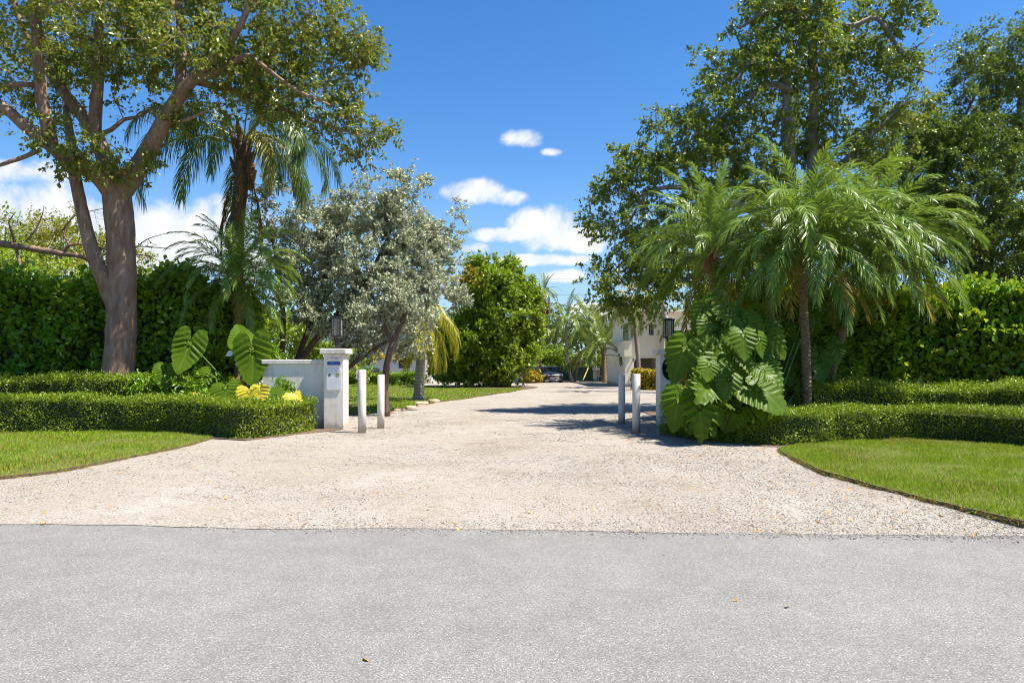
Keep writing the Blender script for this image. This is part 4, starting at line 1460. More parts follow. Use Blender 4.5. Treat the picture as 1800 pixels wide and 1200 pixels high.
# ------------------------------------------------------------------ car
def car(px, Y, yaw):
    rt = root('parked_car', (pp(px, Y), Y, 0), 'dark grey sedan parked facing the gate in front of the fence', 'car')
    M0 = Matrix.Translation((pp(px, Y), Y, 0)) @ Matrix.Rotation(yaw, 4, 'Z')
    add = lambda mb, name, parent=rt, smooth=False: build(mb, name, parent, smooth, M0 if parent is rt else M0)
    # stations: y from nose to tail; half width, floor, shoulder height
    st = [(0.0, .60, .40, .62), (.06, .74, .26, .72), (.25, .84, .22, .80), (.8, .89, .22, .90), (1.35, .90, .22, .95), (2.4, .905, .22, .97), (3.6, .90, .24, .99), (4.3, .84, .28, .97), (4.6, .72, .42, .88)]
    ns = 20
    V = []
    for y, w, z0, z1 in st:
        zc, hh = (z0 + z1) / 2, (z1 - z0) / 2
        for k in range(ns):
            t = 2 * math.pi * k / ns
            c, s = math.cos(t), math.sin(t)
            V.append((w * math.copysign(abs(c) ** .45, c), y, zc + hh * math.copysign(abs(s) ** .55, s)))
    n = len(st)
    F = np.array([(i * ns + k, i * ns + (k + 1) % ns, (i + 1) * ns + (k + 1) % ns, (i + 1) * ns + k) for i in range(n - 1) for k in range(ns)])
    V += [(0, 0, .5), (0, 4.6, .65)]
    C3 = np.array([((k + 1) % ns, k, n * ns) for k in range(ns)] + [((n - 1) * ns + k, (n - 1) * ns + (k + 1) % ns, n * ns + 1) for k in range(ns)])
    mb = MB()
    mb.add(V, [F, C3], 'car_paint')
    body = add(mb, 'body', smooth=True)
    # greenhouse
    cab = [(1.25, .76, .92, .94), (1.95, .66, .93, 1.34), (2.3, .62, .93, 1.40), (3.1, .62, .93, 1.39), (3.6, .66, .93, 1.26), (4.15, .72, .93, .99)]
    V, ring_n = [], 8
    for y, w, z0, z1 in cab:
        V += [(-.80, y, z0), (-w - (.80 - w) * .4, y, z0 + (z1 - z0) * .6), (-w + .02, y, z1 - .03), (-w + .16, y, z1), (w - .16, y, z1), (w - .02, y, z1 - .03), (w + (.80 - w) * .4, y, z0 + (z1 - z0) * .6), (.80, y, z0)]
    F = np.array([(i * 8 + k, i * 8 + k + 1, (i + 1) * 8 + k + 1, (i + 1) * 8 + k) for i in range(len(cab) - 1) for k in range(7)])
    mb = MB()
    mb.add(V, F, 'car_glass')
    add(mb, 'windows', smooth=False)
    mb = MB()
    V = np.array(V)
    roof = np.array([V[i * 8 + k] + (0, 0, .008) for i in (1, 2, 3, 4) for k in (2, 3, 4, 5)])
    mb.add(roof, np.array([(i * 4 + k, i * 4 + k + 1, (i + 1) * 4 + k + 1, (i + 1) * 4 + k) for i in range(3) for k in range(3)]), 'car_paint')
    for k, o in ((1, -1), (6, 1)):
        for i, j in ((0, 1), (4, 5)):
            tube(mb, [V[i * 8 + k] + (o * .01, 0, -.02 if i == 0 else 0), V[j * 8 + (2 if k == 1 else 5)] + (0, 0, .01)], .035, 'car_paint', 6)
        tube(mb, [V[2 * 8 + k] + (o * .03, .5, -.25), V[2 * 8 + (2 if k == 1 else 5)] + (0, .5, 0)], .03, 'car_black', 6)
    add(mb, 'roof')
    mb = MB()
    V = [(-.36, -.035, .44), (.36, -.035, .44), (.40, .02, .68), (-.40, .02, .68), (-.36, .10, .44), (.36, .10, .44), (.40, .16, .68), (-.40, .16, .68)]
    mb.add(V, np.array([(0, 1, 2, 3), (3, 2, 6, 7), (0, 3, 7, 4), (1, 5, 6, 2), (0, 4, 5, 1)]), 'car_black')
    gr = add(mb, 'grille')
    mb = MB()
    for z in (.50, .56, .62):
        box(mb, -.37, .37, -.045, -.030 + (z - .44) * .2, z - .011, z + .011, 'car_chrome')
    tube(mb, [(-.38, -.035, .435), (.38, -.035, .435), (.42, .015, .69), (-.42, .015, .69), (-.38, -.035, .435)], .015, 'car_chrome', 6)
    build(mb, 'grille_bar', gr, False, M0)
    mb = MB()
    cr = [(.085 * math.cos(t), -.055, .565 + .085 * math.sin(t)) for t in np.linspace(0, 2 * math.pi, 21)]
    tube(mb, cr, .010, 'car_chrome', 5, cap=False)
    for t in (90, 210, 330):
        tube(mb, [(0, -.055, .565), (.085 * math.cos(R(t)), -.055, .565 + .085 * math.sin(R(t)))], [.014, .004], 'car_chrome', 5)
    build(mb, 'emblem', gr, False, M0)
    for s in (-1, 1):
        mb = MB()
        V = [(s * .46, .02, .58), (s * .76, .12, .60), (s * .82, .30, .72), (s * .60, .10, .75), (s * .48, .06, .70)]
        V2 = [(x, y + .15, z) for x, y, z in V]
        V = [(x, y - .03, z) for x, y, z in V]
        f = [(0, 1, 2), (0, 2, 3), (0, 3, 4)]
        sd = [(i, 5 + i, 5 + (i + 1) % 5, (i + 1) % 5) for i in range(5)]
        mb.add(V + V2, [np.array(f), np.array(sd)], 'car_lamp')
        add(mb, 'headlight')
        mb = MB()
        box(mb, s * .62 - .16, s * .62 + .16, -.0, .10, .30, .42, 'car_black')
        add(mb, 'air_intake')
        mb = MB()
        tube(mb, [(s * .93, 1.52, .98), (s * 1.0, 1.50, 1.02), (s * 1.06, 1.52, 1.02)], [.05, .085, .05], 'car_paint', 8)
        tube(mb, [(s * .80, 1.55, .95), (s * .95, 1.52, 1.0)], .022, 'car_black', 6)
        add(mb, 'wing_mirror', smooth=True)
        for y in (.82, 3.68):
            mb = MB()
            tube(mb, [(s * .70, y, .325), (s * .72, y, .325), (s * .90, y, .325), (s * .915, y, .325)], [.29, .325, .325, .29], 'tyre_rubber', 24)
            wl = add(mb, 'wheel', smooth=False)
            mb = MB()
            for k in range(5):
                t = 2 * math.pi * k / 5
                tube(mb, [(s * .922, y, .325), (s * .922, y + .20 * math.cos(t), .325 + .20 * math.sin(t))], [.045, .03], 'car_chrome', 6)
            tube(mb, [(s * .92, y + .215 * math.cos(t), .325 + .215 * math.sin(t)) for t in np.linspace(0, 2 * math.pi, 25)], .018, 'car_chrome', 5, cap=False)
            build(mb, 'rim', wl, False, M0)
    mb = MB()
    tube(mb, [(-.80, .10, .27), (-.45, -.02, .30), (0, -.05, .27), (.45, -.02, .30), (.80, .10, .27)], .035, 'car_chrome', 6)
    add(mb, 'bumper_trim', smooth=True)
    mb = MB()
    box(mb, .10, .38, -.085, -.065, .44, .56, 'plate_white')
    add(mb, 'number_plate')
    return rt


car(975, 58.2, R(14))

# ================================================================== hedges
def single_leaf(name, tpl, mat):
    mb = MB()
    mb.add(tpl[0] * np.array([1, 1, 1]), tpl[1], mat)
    return mb.mesh(name)


clusia_parts = [single_leaf('leaf', (T_OBOV[0] * np.array([k, 1, 1]), T_OBOV[1]), 'clusia_leaf') for k in (.9, 1.05, 1.2)]
hedge('clipped_hedge', 'low clipped hedge along the verge ending at the sign pillar', [(-19, 14.7), (-11, 14.65), (-8.6, 14.8), (-6.9, 14.5), (-5.95, 13.85), (-5.35, 13.55), (-4.95, 13.9), (-4.62, 14.7), (-4.42, 15.5)],
      .85, lambda u: .80 - .02 * np.sin(u * 1.3) - .085 * np.clip((u - 11.5) / 2, 0, 1), 60000, .048, 'ficus_leaf', 51, T_KITE, wide=1.15, extra=('yellow_hedge_leaf', 5000), rough=.085, fine_top=.07)
hedge('clipped_hedge', 'second clipped hedge behind the low one, left around the big smooth trunk', [(-21, 16.3), (-14, 16.2), (-11, 16.2), (-9.3, 16.25), (-7.6, 16.5)],
      1.0, lambda u: 1.20 + .05 * np.sin(u * 1.3), 56000, .055, 'ficus_leaf', 52, T_KITE, rough=.10, shag=.10, wide=1.1, fine_top=.12, extra=('yellow_hedge_leaf', 7000))
hedge('clusia_hedge', 'tall dark glossy hedge behind the big smooth trunk', [(-26, 18.6), (-18, 18.5), (-12, 18.5), (-9.0, 18.5), (-8.0, 19.1), (-7.4, 20.2)],
      1.5, lambda u: 3.85 + .16 * np.sin(u * .8) + .10 * np.sin(u * 2.7) - .9 * np.clip((u - 16.5) / 3.5, 0, 1), 36000, .19, 'clusia_leaf', 53, T_OBOV, extra=('clusia_new_leaf', 5000), rough=.30, shag=.18, parts=290, partmesh=clusia_parts, fine_top=.35)
hedge('clipped_hedge', 'low clipped hedge behind the curved verge, running under the large lobed leaves', [(3.2, 14.9), (3.3, 14.3), (3.65, 13.5), (4.1, 12.95), (4.75, 12.45), (5.5, 12.5), (6.5, 12.95), (7.7, 13.25), (8.6, 12.85), (9.1, 11.95), (10.4, 10.9), (13, 10.2)],
      .95, lambda u: .20 + .45 * np.clip((u - 1.7) / 1.6, 0, 1) ** 1.5 + .02 * np.sin(u * 1.4), 60000, .045, 'ficus_leaf', 54, T_KITE, wide=1.15, rough=.085, fine_top=.07, extra=('yellow_hedge_leaf', 5000))
hedge('clipped_hedge', 'looser yellow-green hedge between the low hedge and the tall glossy hedge', [(6.1, 14.7), (7.5, 14.7), (9.3, 14.6), (10.6, 14.1), (12.0, 13.0), (15, 12.4)],
      1.05, lambda u: 1.03 + .05 * np.sin(u * 1.6), 56000, .055, 'yellow_hedge_leaf', 55, T_KITE, rough=.10, shag=.10, wide=1.1, fine_top=.15, extra=('ficus_leaf', 14000))
hedge('clusia_hedge', 'tall glossy broad-leaved hedge behind the palms at the curved verge', [(4.9, 18.4), (6.4, 17.4), (9, 16.9), (12, 16.6), (15, 15.8), (20, 15.2)],
      1.5, lambda u: 3.30 + .12 * np.sin(u * .9) + .07 * np.sin(u * 2.9), 34000, .185, 'clusia_leaf', 56, T_OBOV, extra=('clusia_new_leaf', 7000), rough=.30, shag=.18, parts=290, partmesh=clusia_parts, fine_top=.3)
hedge('croton_hedge', 'yellow croton hedge in front of the stucco house garage', [(pp(1110, 41), 41), (pp(1150, 40.5), 40.5), (pp(1230, 40), 40)], 1.3, 1.25, 9000, .13, 'croton_leaf', 57, T_OVAL, rough=.15, shag=.12)
hedge('dark_hedge', 'low dark hedge along the back of the inner lawn', [(pp(560, 52), 52), (pp(640, 51.5), 51.5), (pp(738, 50.5), 50.5)], 1.1, .95, 9000, .15, 'clusia_leaf', 58, T_OVAL, rough=.2, shag=.12)

# ================================================================== the big smooth-barked tree on the left
Yg = 17.5
limbs = [
    [(207, 735, Yg, .52), (207, 700, Yg, .43), (208, 655, Yg, .385), (212, 600, Yg, .36), (214, 520, Yg, .345), (213, 440, Yg, .335), (209, 375, Yg, .345), (204, 330, Yg, .33), (203, 312, Yg, .25)],
    [(207, 345, Yg, .27), (228, 315, Yg, .26), (255, 275, Yg, .22), (280, 228, 17.3, .195), (302, 190, 17.2, .18), (328, 152, 17.1, .155), (352, 128, 17, .135), (388, 92, 16.8, .10), (425, 40, 16.6, .075), (450, -30, 16.5, .055)],
    [(316, 168, 17.2, .13), (319, 100, 17.4, .12), (316, 30, 17.5, .10), (308, -60, 17.6, .08), (320, -160, 17.6, .05)],
    [(332, 142, 17.1, .10), (378, 130, 16.9, .085), (415, 107, 16.7, .07), (438, 98, 16.6, .06), (470, 122, 16.6, .05), (520, 158, 16.7, .04), (580, 185, 16.8, .025)],
    [(338, 140, 17.2, .11), (370, 150, 17.3, .09), (425, 165, 17.4, .085), (475, 182, 17.5, .065), (530, 205, 17.6, .045), (590, 225, 17.6, .03), (640, 240, 17.6, .018)],
    [(205, 345, Yg, .28), (175, 308, 17.2, .25), (140, 290, 16.9, .21), (112, 274, 16.8, .19), (85, 252, 16.7, .165), (52, 228, 16.6, .145), (20, 200, 16.5, .125), (-25, 165, 16.4, .11), (-90, 110, 16.2, .08)],
    [(203, 330, Yg, .25), (190, 290, 17.6, .22), (172, 250, 17.7, .20), (150, 210, 17.8, .17), (122, 175, 17.9, .145), (95, 140, 18, .12), (60, 90, 18, .10), (30, 20, 18, .08), (10, -60, 18, .06)],
    [(166, 238, 17.7, .16), (168, 195, 17.6, .15), (172, 150, 17.5, .135), (172, 95, 17.4, .12), (176, 20, 17.3, .10), (180, -70, 17.3, .08), (190, -170, 17.3, .05)],
    [(92, 258, 16.7, .16), (82, 215, 16.7, .145), (72, 160, 16.6, .135), (67, 100, 16.5, .125), (64, 50, 16.4, .115), (58, -20, 16.3, .10), (50, -120, 16.2, .07)],
    [(66, 32, 16.4, .085), (88, 20, 16.3, .07), (106, 0, 16.2, .06), (130, -60, 16.1, .045)],
    [(200, 535, Yg, .20), (184, 495, 17.3, .185), (165, 450, 17.2, .17), (151, 400, 17.2, .155), (140, 350, 17.2, .145), (131, 305, 17.3, .14), (126, 262, 17.6, .12), (118, 200, 18.2, .09), (110, 120, 18.6, .06)],
    [(72, 262, 16.7, .06), (45, 275, 16.6, .055), (18, 284, 16.5, .05), (-15, 294, 16.4, .04), (-80, 300, 16.3, .03)],
    [(175, 236, 17.7, .06), (196, 228, 17.7, .055), (218, 210, 17.8, .05), (240, 206, 17.9, .04), (270, 190, 18, .025)],
    [(60, 150, 16.6, .07), (35, 148, 16.5, .06), (0, 152, 16.4, .05), (-60, 150, 16.3, .04)],
    [(300, 215, 17.2, .05), (330, 210, 17.0, .04), (362, 195, 16.9, .03)],
]
blobs = [(40, 90, 17, 130, 42), (170, 40, 16.5, 130, 55), (300, 40, 17.5, 120, 52), (430, 50, 17.3, 120, 52), (540, 55, 17.8, 95, 40), (610, 70, 18, 65, 22), (640, 95, 18, 42, 10),
         (470, 130, 17.3, 85, 26), (560, 155, 17.8, 80, 24), (600, 205, 17.8, 60, 15), (655, 238, 17.8, 34, 9), (640, 275, 17.8, 24, 3), (400, 150, 17.2, 70, 16), (250, 120, 17.6, 85, 24), (310, 190, 17.4, 50, 9), (430, 205, 17.5, 50, 8), (510, 210, 17.6, 45, 7),
         (140, 135, 17.8, 90, 15), (40, 195, 17.4, 70, 6), (150, 250, 16.3, 36, 6), (185, 285, 16.6, 32, 6), (240, 285, 16.9, 26, 4), (115, 295, 16.4, 24, 3), (90, 235, 16.4, 40, 5),
         (60, -110, 17, 190, 40), (280, -130, 17.5, 190, 42), (470, -90, 17.8, 140, 30), (-120, 60, 17, 150, 30), (200, 30, 19.5, 150, 40), (400, 40, 20, 130, 34), (40, 60, 19.5, 130, 24), (250, -20, 14.5, 130, 16)]
tree('gumbo_limbo_tree', 'tall tree with smooth reddish forked trunk rising from the left hedges', 'tree', G(207, 745), limbs, blobs, 'gumbo_bark', 'gumbo_leaf', 61, per=98, rc=.54, size=.11, droop=.45, twig=.012,
     bare=[(30, 205, 17, 70, 10), (90, 190, 17, 60, 8), (250, 230, 17.5, 60, 6)], trunk_sides=18, wide=1.05)

# ------------------------------------------------------------------ the big tree above the right palms
limbs = [
    [(1395, 735, 22.5, .50), (1396, 640, 22.5, .42), (1400, 520, 22.5, .36), (1398, 420, 22.4, .30), (1388, 330, 22.3, .24), (1385, 250, 22.2, .20), (1382, 190, 22.2, .17)],
    [(1400, 480, 22.4, .22), (1420, 380, 22.4, .18), (1430, 250, 22.3, .17), (1431, 150, 22.2, .15), (1430, 75, 22.1, .13), (1455, 40, 22, .11), (1462, 5, 22, .10), (1458, -50, 22, .07)],
    [(1382, 200, 22.2, .12), (1380, 140, 22.1, .10), (1365, 100, 22, .09), (1345, 90, 22, .08), (1310, 120, 21.9, .06), (1290, 150, 21.8, .04)],
    [(1388, 160, 22, .11), (1362, 148, 22, .10), (1330, 160, 21.9, .08), (1300, 185, 21.7, .05), (1270, 230, 21.5, .03)],
    [(1455, 42, 22, .10), (1500, 45, 22, .08), (1540, 32, 22, .07), (1570, 70, 22, .05), (1590, 95, 22, .035), (1640, 60, 22, .015)],
    [(1431, 60, 22, .09), (1400, 20, 21.8, .07), (1345, 22, 21.7, .06), (1300, 50, 21.6, .04)],
    [(1431, 55, 22, .07), (1440, 0, 22, .06), (1430, -40, 22, .05)],
    [(1398, 430, 22.4, .18), (1340, 380, 22, .14), (1270, 350, 21.6, .11), (1200, 330, 21.3, .08), (1140, 340, 21.2, .05), (1100, 400, 21.2, .03)],
    [(1398, 480, 22.4, .15), (1320, 450, 22, .11), (1240, 470, 21.6, .08), (1170, 520, 21.2, .05), (1150, 560, 21, .03)],
    [(1400, 380, 22.4, .16), (1470, 300, 22.6, .12), (1540, 230, 22.6, .09), (1590, 180, 22.6, .06)],
    [(1545, 35, 22, .06), (1600, 110, 22.2, .045), (1640, 130, 22.3, .02)],
]
blobs = [(1400, 20, 22, 90, 26), (1330, 40, 22, 75, 22), (1480, 30, 22, 75, 20), (1560, 20, 22, 55, 12), (1615, 15, 22, 35, 5), (1300, 120, 21.8, 80, 24), (1260, 210, 21.7, 80, 30), (1330, 240, 21.8, 80, 26), (1400, 150, 22.3, 80, 14),
         (1190, 250, 21.6, 70, 22), (1130, 300, 21.4, 62, 18), (1210, 330, 21.6, 80, 26), (1095, 280, 21.4, 35, 6), (1080, 345, 21.4, 40, 9), (1085, 400, 21.3, 40, 9), (1140, 400, 21.4, 60, 16), (1100, 455, 21.2, 45, 12), (1062, 385, 21.3, 24, 4),
         (1085, 510, 21.1, 36, 8), (1060, 490, 21.1, 22, 3), (1140, 540, 21, 24, 5), (1185, 520, 21, 26, 4), (1200, 460, 21.6, 60, 14), (1300, 330, 22, 90, 26), (1390, 290, 22.5, 80, 24), (1470, 240, 22.6, 80, 22), (1520, 150, 22.5, 70, 14),
         (1470, 120, 22.5, 60, 10), (1580, 130, 22.5, 50, 9), (1610, 185, 22.5, 40, 6), (1420, 380, 22.6, 90, 20), (1300, 420, 22.4, 90, 20), (1400, -120, 22, 120, 20), (1540, -80, 22, 90, 10), (1500, 330, 23, 90, 24), (1350, 150, 24, 110, 26), (1440, 180, 23.5, 110, 30), (1360, 80, 23.5, 90, 20), (1520, 90, 23, 80, 18), (1430, 90, 21.2, 60, 12), (1280, 280, 23.5, 110, 26), (1200, 400, 22.5, 80, 20), (1560, 240, 23, 70, 18), (1160, 470, 21.6, 45, 12), (1105, 535, 21.2, 24, 4)]
tree('gumbo_limbo_tree', 'large spreading tree with olive foliage rising behind the right palms', 'tree', G(1395, 720), limbs, blobs, 'grey_bark', 'gumbo_leaf_right', 62, per=135, rc=.64, size=.125, droop=.45, twig=.013,
     bare=[(1590, 100, 22.2, 55, 10), (1610, 190, 22.5, 45, 7), (1340, 80, 22, 70, 8), (1440, 100, 22, 70, 6), (1150, 290, 21.5, 60, 5)], wide=1.05)

limbs = [
    [(1720, 730, 26, .40), (1722, 600, 26, .34), (1730, 480, 26, .26), (1750, 380, 26, .20), (1775, 300, 26, .15), (1790, 220, 26, .10), (1795, 130, 26, .06)],
    [(1722, 560, 26, .22), (1690, 460, 25.6, .16), (1660, 360, 25.4, .12), (1680, 250, 25.3, .08), (1730, 170, 25.2, .05), (1770, 110, 25.2, .03)],
    [(1728, 500, 26, .18), (1670, 420, 25.4, .12), (1610, 340, 25.1, .08), (1560, 280, 25, .05)],
    [(1725, 520, 26, .18), (1800, 430, 25.6, .12), (1870, 350, 25.5, .08)],
    [(1660, 330, 25.3, .07), (1690, 220, 25, .05), (1740, 120, 25, .035), (1780, 60, 25, .02)],
    [(1650, 320, 25.3, .06), (1690, 260, 25, .045), (1760, 210, 25, .03), (1810, 160, 25, .02)],
]
blobs = [(1600, 250, 25, 75, 22), (1660, 220, 25.3, 75, 20), (1720, 160, 25.4, 60, 12), (1770, 95, 25.4, 55, 10), (1690, 85, 25.2, 30, 5), (1800, 60, 25.4, 35, 5), (1560, 320, 25, 70, 20), (1640, 330, 25, 95, 40), (1730, 280, 25.3, 95, 40), (1790, 200, 25.5, 70, 18), (1700, 400, 25, 100, 50), (1790, 380, 25, 100, 44),
         (1620, 440, 25.2, 90, 36), (1740, 480, 25, 95, 44), (1800, 480, 25, 80, 30), (1560, 430, 25.6, 80, 22), (1870, 300, 25.5, 110, 34), (1890, 440, 25.5, 110, 34), (1840, 130, 25.6, 70, 14), (1650, 540, 25.2, 90, 22), (1760, 560, 25, 90, 20), (1500, 380, 26, 70, 14), (1680, 330, 27.5, 140, 50), (1800, 330, 27.5, 130, 40), (1620, 300, 26.5, 100, 34), (1750, 200, 26.5, 90, 30), (1810, 130, 26, 70, 20), (1690, 240, 24.6, 70, 22), (1770, 430, 24.4, 90, 34), (1650, 400, 24.6, 80, 30), (1840, 60, 26, 60, 12), (1740, 130, 25.6, 40, 8), (1700, 110, 25.3, 26, 5), (1590, 210, 25.5, 50, 14)]
tree('fine_leaved_tree', 'dense dark fine-leaved tree at the far right behind the glossy hedge', 'tree', G(1720, 710), limbs, blobs, 'brown_bark', 'olive_leaf', 63, per=225, rc=.75, size=.10, droop=.15, twig=.012, wide=1.1,
     bare=[(1700, 150, 25.2, 60, 8), (1770, 120, 25.3, 50, 6)])

# ------------------------------------------------------------------ silver trees inside the gate
limbs = [
    [(498, 726, 21.5, .16), (512, 670, 21.5, .13), (545, 610, 21.6, .10), (600, 545, 21.7, .08), (650, 480, 21.8, .06), (690, 400, 22, .035)],
    [(505, 726, 21.5, .15), (535, 670, 21.5, .12), (590, 622, 21.4, .09), (670, 575, 21.4, .07), (740, 530, 21.6, .04)],
    [(492, 726, 21.6, .13), (494, 640, 21.8, .10), (498, 560, 21.9, .08), (490, 480, 22, .06), (478, 420, 22, .03)],
    [(500, 726, 21.6, .13), (520, 640, 21.9, .10), (560, 530, 22, .08), (585, 430, 22.1, .06), (620, 350, 22.1, .03)],
    [(515, 726, 21.3, .11), (560, 690, 21.1, .09), (620, 640, 21.0, .07), (680, 600, 21, .04)],
]
blobs = [(700, 345, 22, 42, 12), (715, 310, 22, 20, 3), (640, 370, 22, 62, 26), (560, 395, 22, 60, 24), (470, 345, 22, 24, 4), (480, 400, 22, 36, 9), (505, 440, 22, 50, 16), (550, 480, 22, 75, 36), (630, 450, 21.8, 80, 42), (720, 420, 21.9, 65, 28), (770, 400, 22, 34, 7), (800, 382, 22, 16, 2),
         (745, 480, 21.8, 60, 26), (770, 520, 21.9, 42, 12), (660, 530, 21.5, 75, 34), (590, 550, 21.5, 70, 24), (530, 545, 21.8, 50, 12), (700, 585, 21.4, 55, 16), (630, 595, 21.3, 50, 12), (640, 450, 23.5, 110, 30), (740, 450, 23.5, 70, 18)]
tree('silver_buttonwood', 'wide silver-leaved tree with many slanting stems behind the low white wall', 'tree', G(500, 726), limbs, blobs, 'brown_bark', 'silver_leaf', 64, per=215, rc=.56, size=.10, droop=0.0, up=.8, twig=.010, wide=1.25, trunk_sides=10)
limbs = [[(678, 733, 19.9, .13), (677, 690, 19.9, .105), (679, 650, 19.9, .10), (688, 610, 19.9, .09), (705, 570, 20, .07), (720, 530, 20.1, .05)], [(690, 605, 19.9, .06), (670, 560, 20, .045), (655, 520, 20, .03)]]
tree('silver_buttonwood', 'small silver-leaved tree on a single brown trunk behind the bollards', 'tree', G(678, 733), limbs, [(690, 540, 20, 50, 16), (660, 560, 20, 42, 12), (735, 545, 20, 42, 12), (710, 500, 20.1, 45, 12)], 'brown_bark', 'silver_leaf', 65,
     per=170, rc=.45, size=.09, droop=0, up=.8, twig=.008, wide=1.25, trunk_sides=10)

# ------------------------------------------------------------------ round green tree
limbs = [[(862, 686, 46, .32), (862, 655, 46, .26), (860, 600, 46, .2), (862, 540, 46, .13), (860, 480, 46, .05)], [(861, 640, 46, .18), (900, 590, 46, .12), (930, 550, 46, .06)], [(861, 645, 46, .18), (820, 600, 46, .12), (795, 580, 46, .06)],
         [(861, 600, 46, .14), (890, 540, 45, .1), (905, 490, 45, .05)], [(861, 610, 46, .14), (840, 540, 45, .1), (835, 480, 45, .05)]]
blobs = [(850, 478, 46, 32, 60), (893, 483, 46, 32, 60), (835, 465, 46, 16, 16), (895, 465, 46, 14, 12), (868, 510, 45, 50, 130), (915, 520, 45.5, 35, 66), (925, 560, 45.5, 32, 60), (840, 540, 45, 38, 76), (885, 560, 44.6, 48, 120), (812, 580, 45, 38, 76), (850, 600, 44.5, 48, 120),
         (905, 605, 45, 40, 84), (935, 600, 45.5, 20, 20), (795, 612, 45, 30, 54), (830, 635, 44.8, 45, 100), (880, 640, 44.8, 45, 100), (920, 632, 45.2, 30, 40), (800, 645, 45.4, 36, 50), (865, 655, 45, 40, 60), (865, 570, 48, 80, 160), (860, 500, 47.5, 50, 60), (785, 588, 45.3, 26, 34), (776, 622, 45.3, 24, 30), (790, 655, 45.2, 30, 34), (770, 655, 45.6, 18, 14), (832, 500, 45.4, 34, 50), (930, 530, 46, 22, 24), (940, 575, 46, 20, 20), (845, 668, 44.9, 40, 40), (900, 664, 45, 26, 24), (944, 520, 46, 14, 12), (945, 545, 45.6, 16, 16), (948, 580, 45.6, 14, 14), (940, 615, 45.6, 18, 18), (925, 500, 46, 18, 18)]
tree('round_green_tree', 'rounded dense bright green tree at the end of the inner lawn', 'tree', G(862, 682), limbs, blobs, 'grey_bark', 'round_tree_leaf', 66, per=26, rc=.42, size=.235, tpl=T_OVAL, droop=-.1, up=1.4, twig=.016, normal_up=1.0, wide=1.1, twigs=8,
     extra=[([(825, 490, 44.6, 20, 12), (812, 520, 44.6, 14, 8), (840, 505, 44.4, 14, 6), (820, 545, 44.6, 12, 4)], 'round_tree_rusty')])

# ------------------------------------------------------------------ bare-branched tree and yellow-green trees far left
limbs = [[(-190, 745, 20.5, .30), (-180, 600, 20.5, .24), (-150, 490, 20.5, .18), (-60, 420, 20.5, .13), (0, 428, 20.5, .11), (40, 434, 20.5, .095), (110, 446, 20.6, .085), (145, 452, 20.6, .06), (200, 484, 20.7, .045), (240, 505, 20.8, .02)],
         [(108, 446, 20.6, .05), (122, 431, 20.6, .045), (138, 428, 20.7, .04), (190, 438, 20.8, .03), (240, 433, 20.9, .02), (300, 437, 21, .01)],
         [(28, 433, 20.5, .05), (18, 400, 20.4, .03), (15, 390, 20.4, .02), (28, 372, 20.4, .012)], [(45, 425, 20.5, .03), (65, 400, 20.5, .02), (75, 375, 20.5, .015), (77, 363, 20.5, .008)],
         [(110, 405, 20.6, .03), (125, 385, 20.6, .025), (142, 375, 20.6, .02), (190, 365, 20.7, .008)], [(28, 436, 20.5, .05), (34, 460, 20.3, .04), (38, 480, 20.2, .03), (42, 500, 20.1, .02)],
         [(122, 432, 20.6, .03), (112, 412, 20.6, .025), (118, 395, 20.6, .02), (135, 372, 20.6, .01)], [(190, 478, 20.7, .03), (240, 448, 20.8, .02), (290, 462, 20.9, .008)], [(230, 442, 20.9, .02), (260, 420, 21, .014), (300, 408, 21, .007)]]
tree('bare_branched_tree', 'almost leafless tree reaching horizontal pale branches behind the big trunk', 'tree', G(-190, 735), limbs, [(20, 385, 20.4, 22, 4), (120, 365, 20.6, 14, 2), (250, 440, 21, 30, 4)], 'gumbo_bark', 'yellowgreen_leaf', 67, per=30, rc=.3, size=.06, twig=.008, join=True,
     bare=[(60, 420, 20.6, 45, 9), (180, 400, 20.8, 45, 9), (250, 440, 21, 45, 11), (140, 450, 20.7, 40, 7)], trunk_sides=10)
for k, (x0, Y, leaf, lab, bl) in enumerate([
        (40, 33, 'yellowgreen_leaf', 'olive-yellow rounded tree behind the left hedge, nearest the picture edge', [(70, 430, 33, 60, 44), (110, 420, 33, 45, 26), (30, 440, 33, 45, 22), (90, 490, 32.5, 60, 30)]),
        (200, 36, 'yellowgreen_leaf', 'rusty-olive tree seen between the big trunk and the queen palm', [(190, 425, 36, 30, 14), (225, 460, 36, 38, 20), (160, 455, 36, 40, 18), (235, 500, 36, 30, 12)]),
        (-60, 26, 'lime_leaf', 'bright lime-green bushy tree rising over the left hedge', [(0, 390, 26.5, 22, 6), (-30, 440, 26.5, 50, 20), (20, 480, 26, 50, 26), (80, 500, 26, 45, 20), (-60, 500, 26, 70, 30), (150, 500, 26, 34, 12)])]):
    c = G(x0, HY + CAM_H * FPX / Y)
    tree('broadleaf_tree', lab, 'tree', c, [[(x0, HY + CAM_H * FPX / Y + 4, Y, .2), (x0 + 10, 600, Y, .16), (x0 + 30, 510, Y, .1), (x0 + 30, 450, Y, .04)]], bl, 'brown_bark', leaf, 70 + k, per=90, rc=.85, size=.14, droop=.05, up=.8, twig=.015, trunk_sides=8)

# ================================================================== palms
def axis(pts):
    return [np.append(P(a, b, Y) if b is not None else np.array([(a - HX) / FPX * Y, Y, 0.0]), r) for a, b, Y, r in pts]


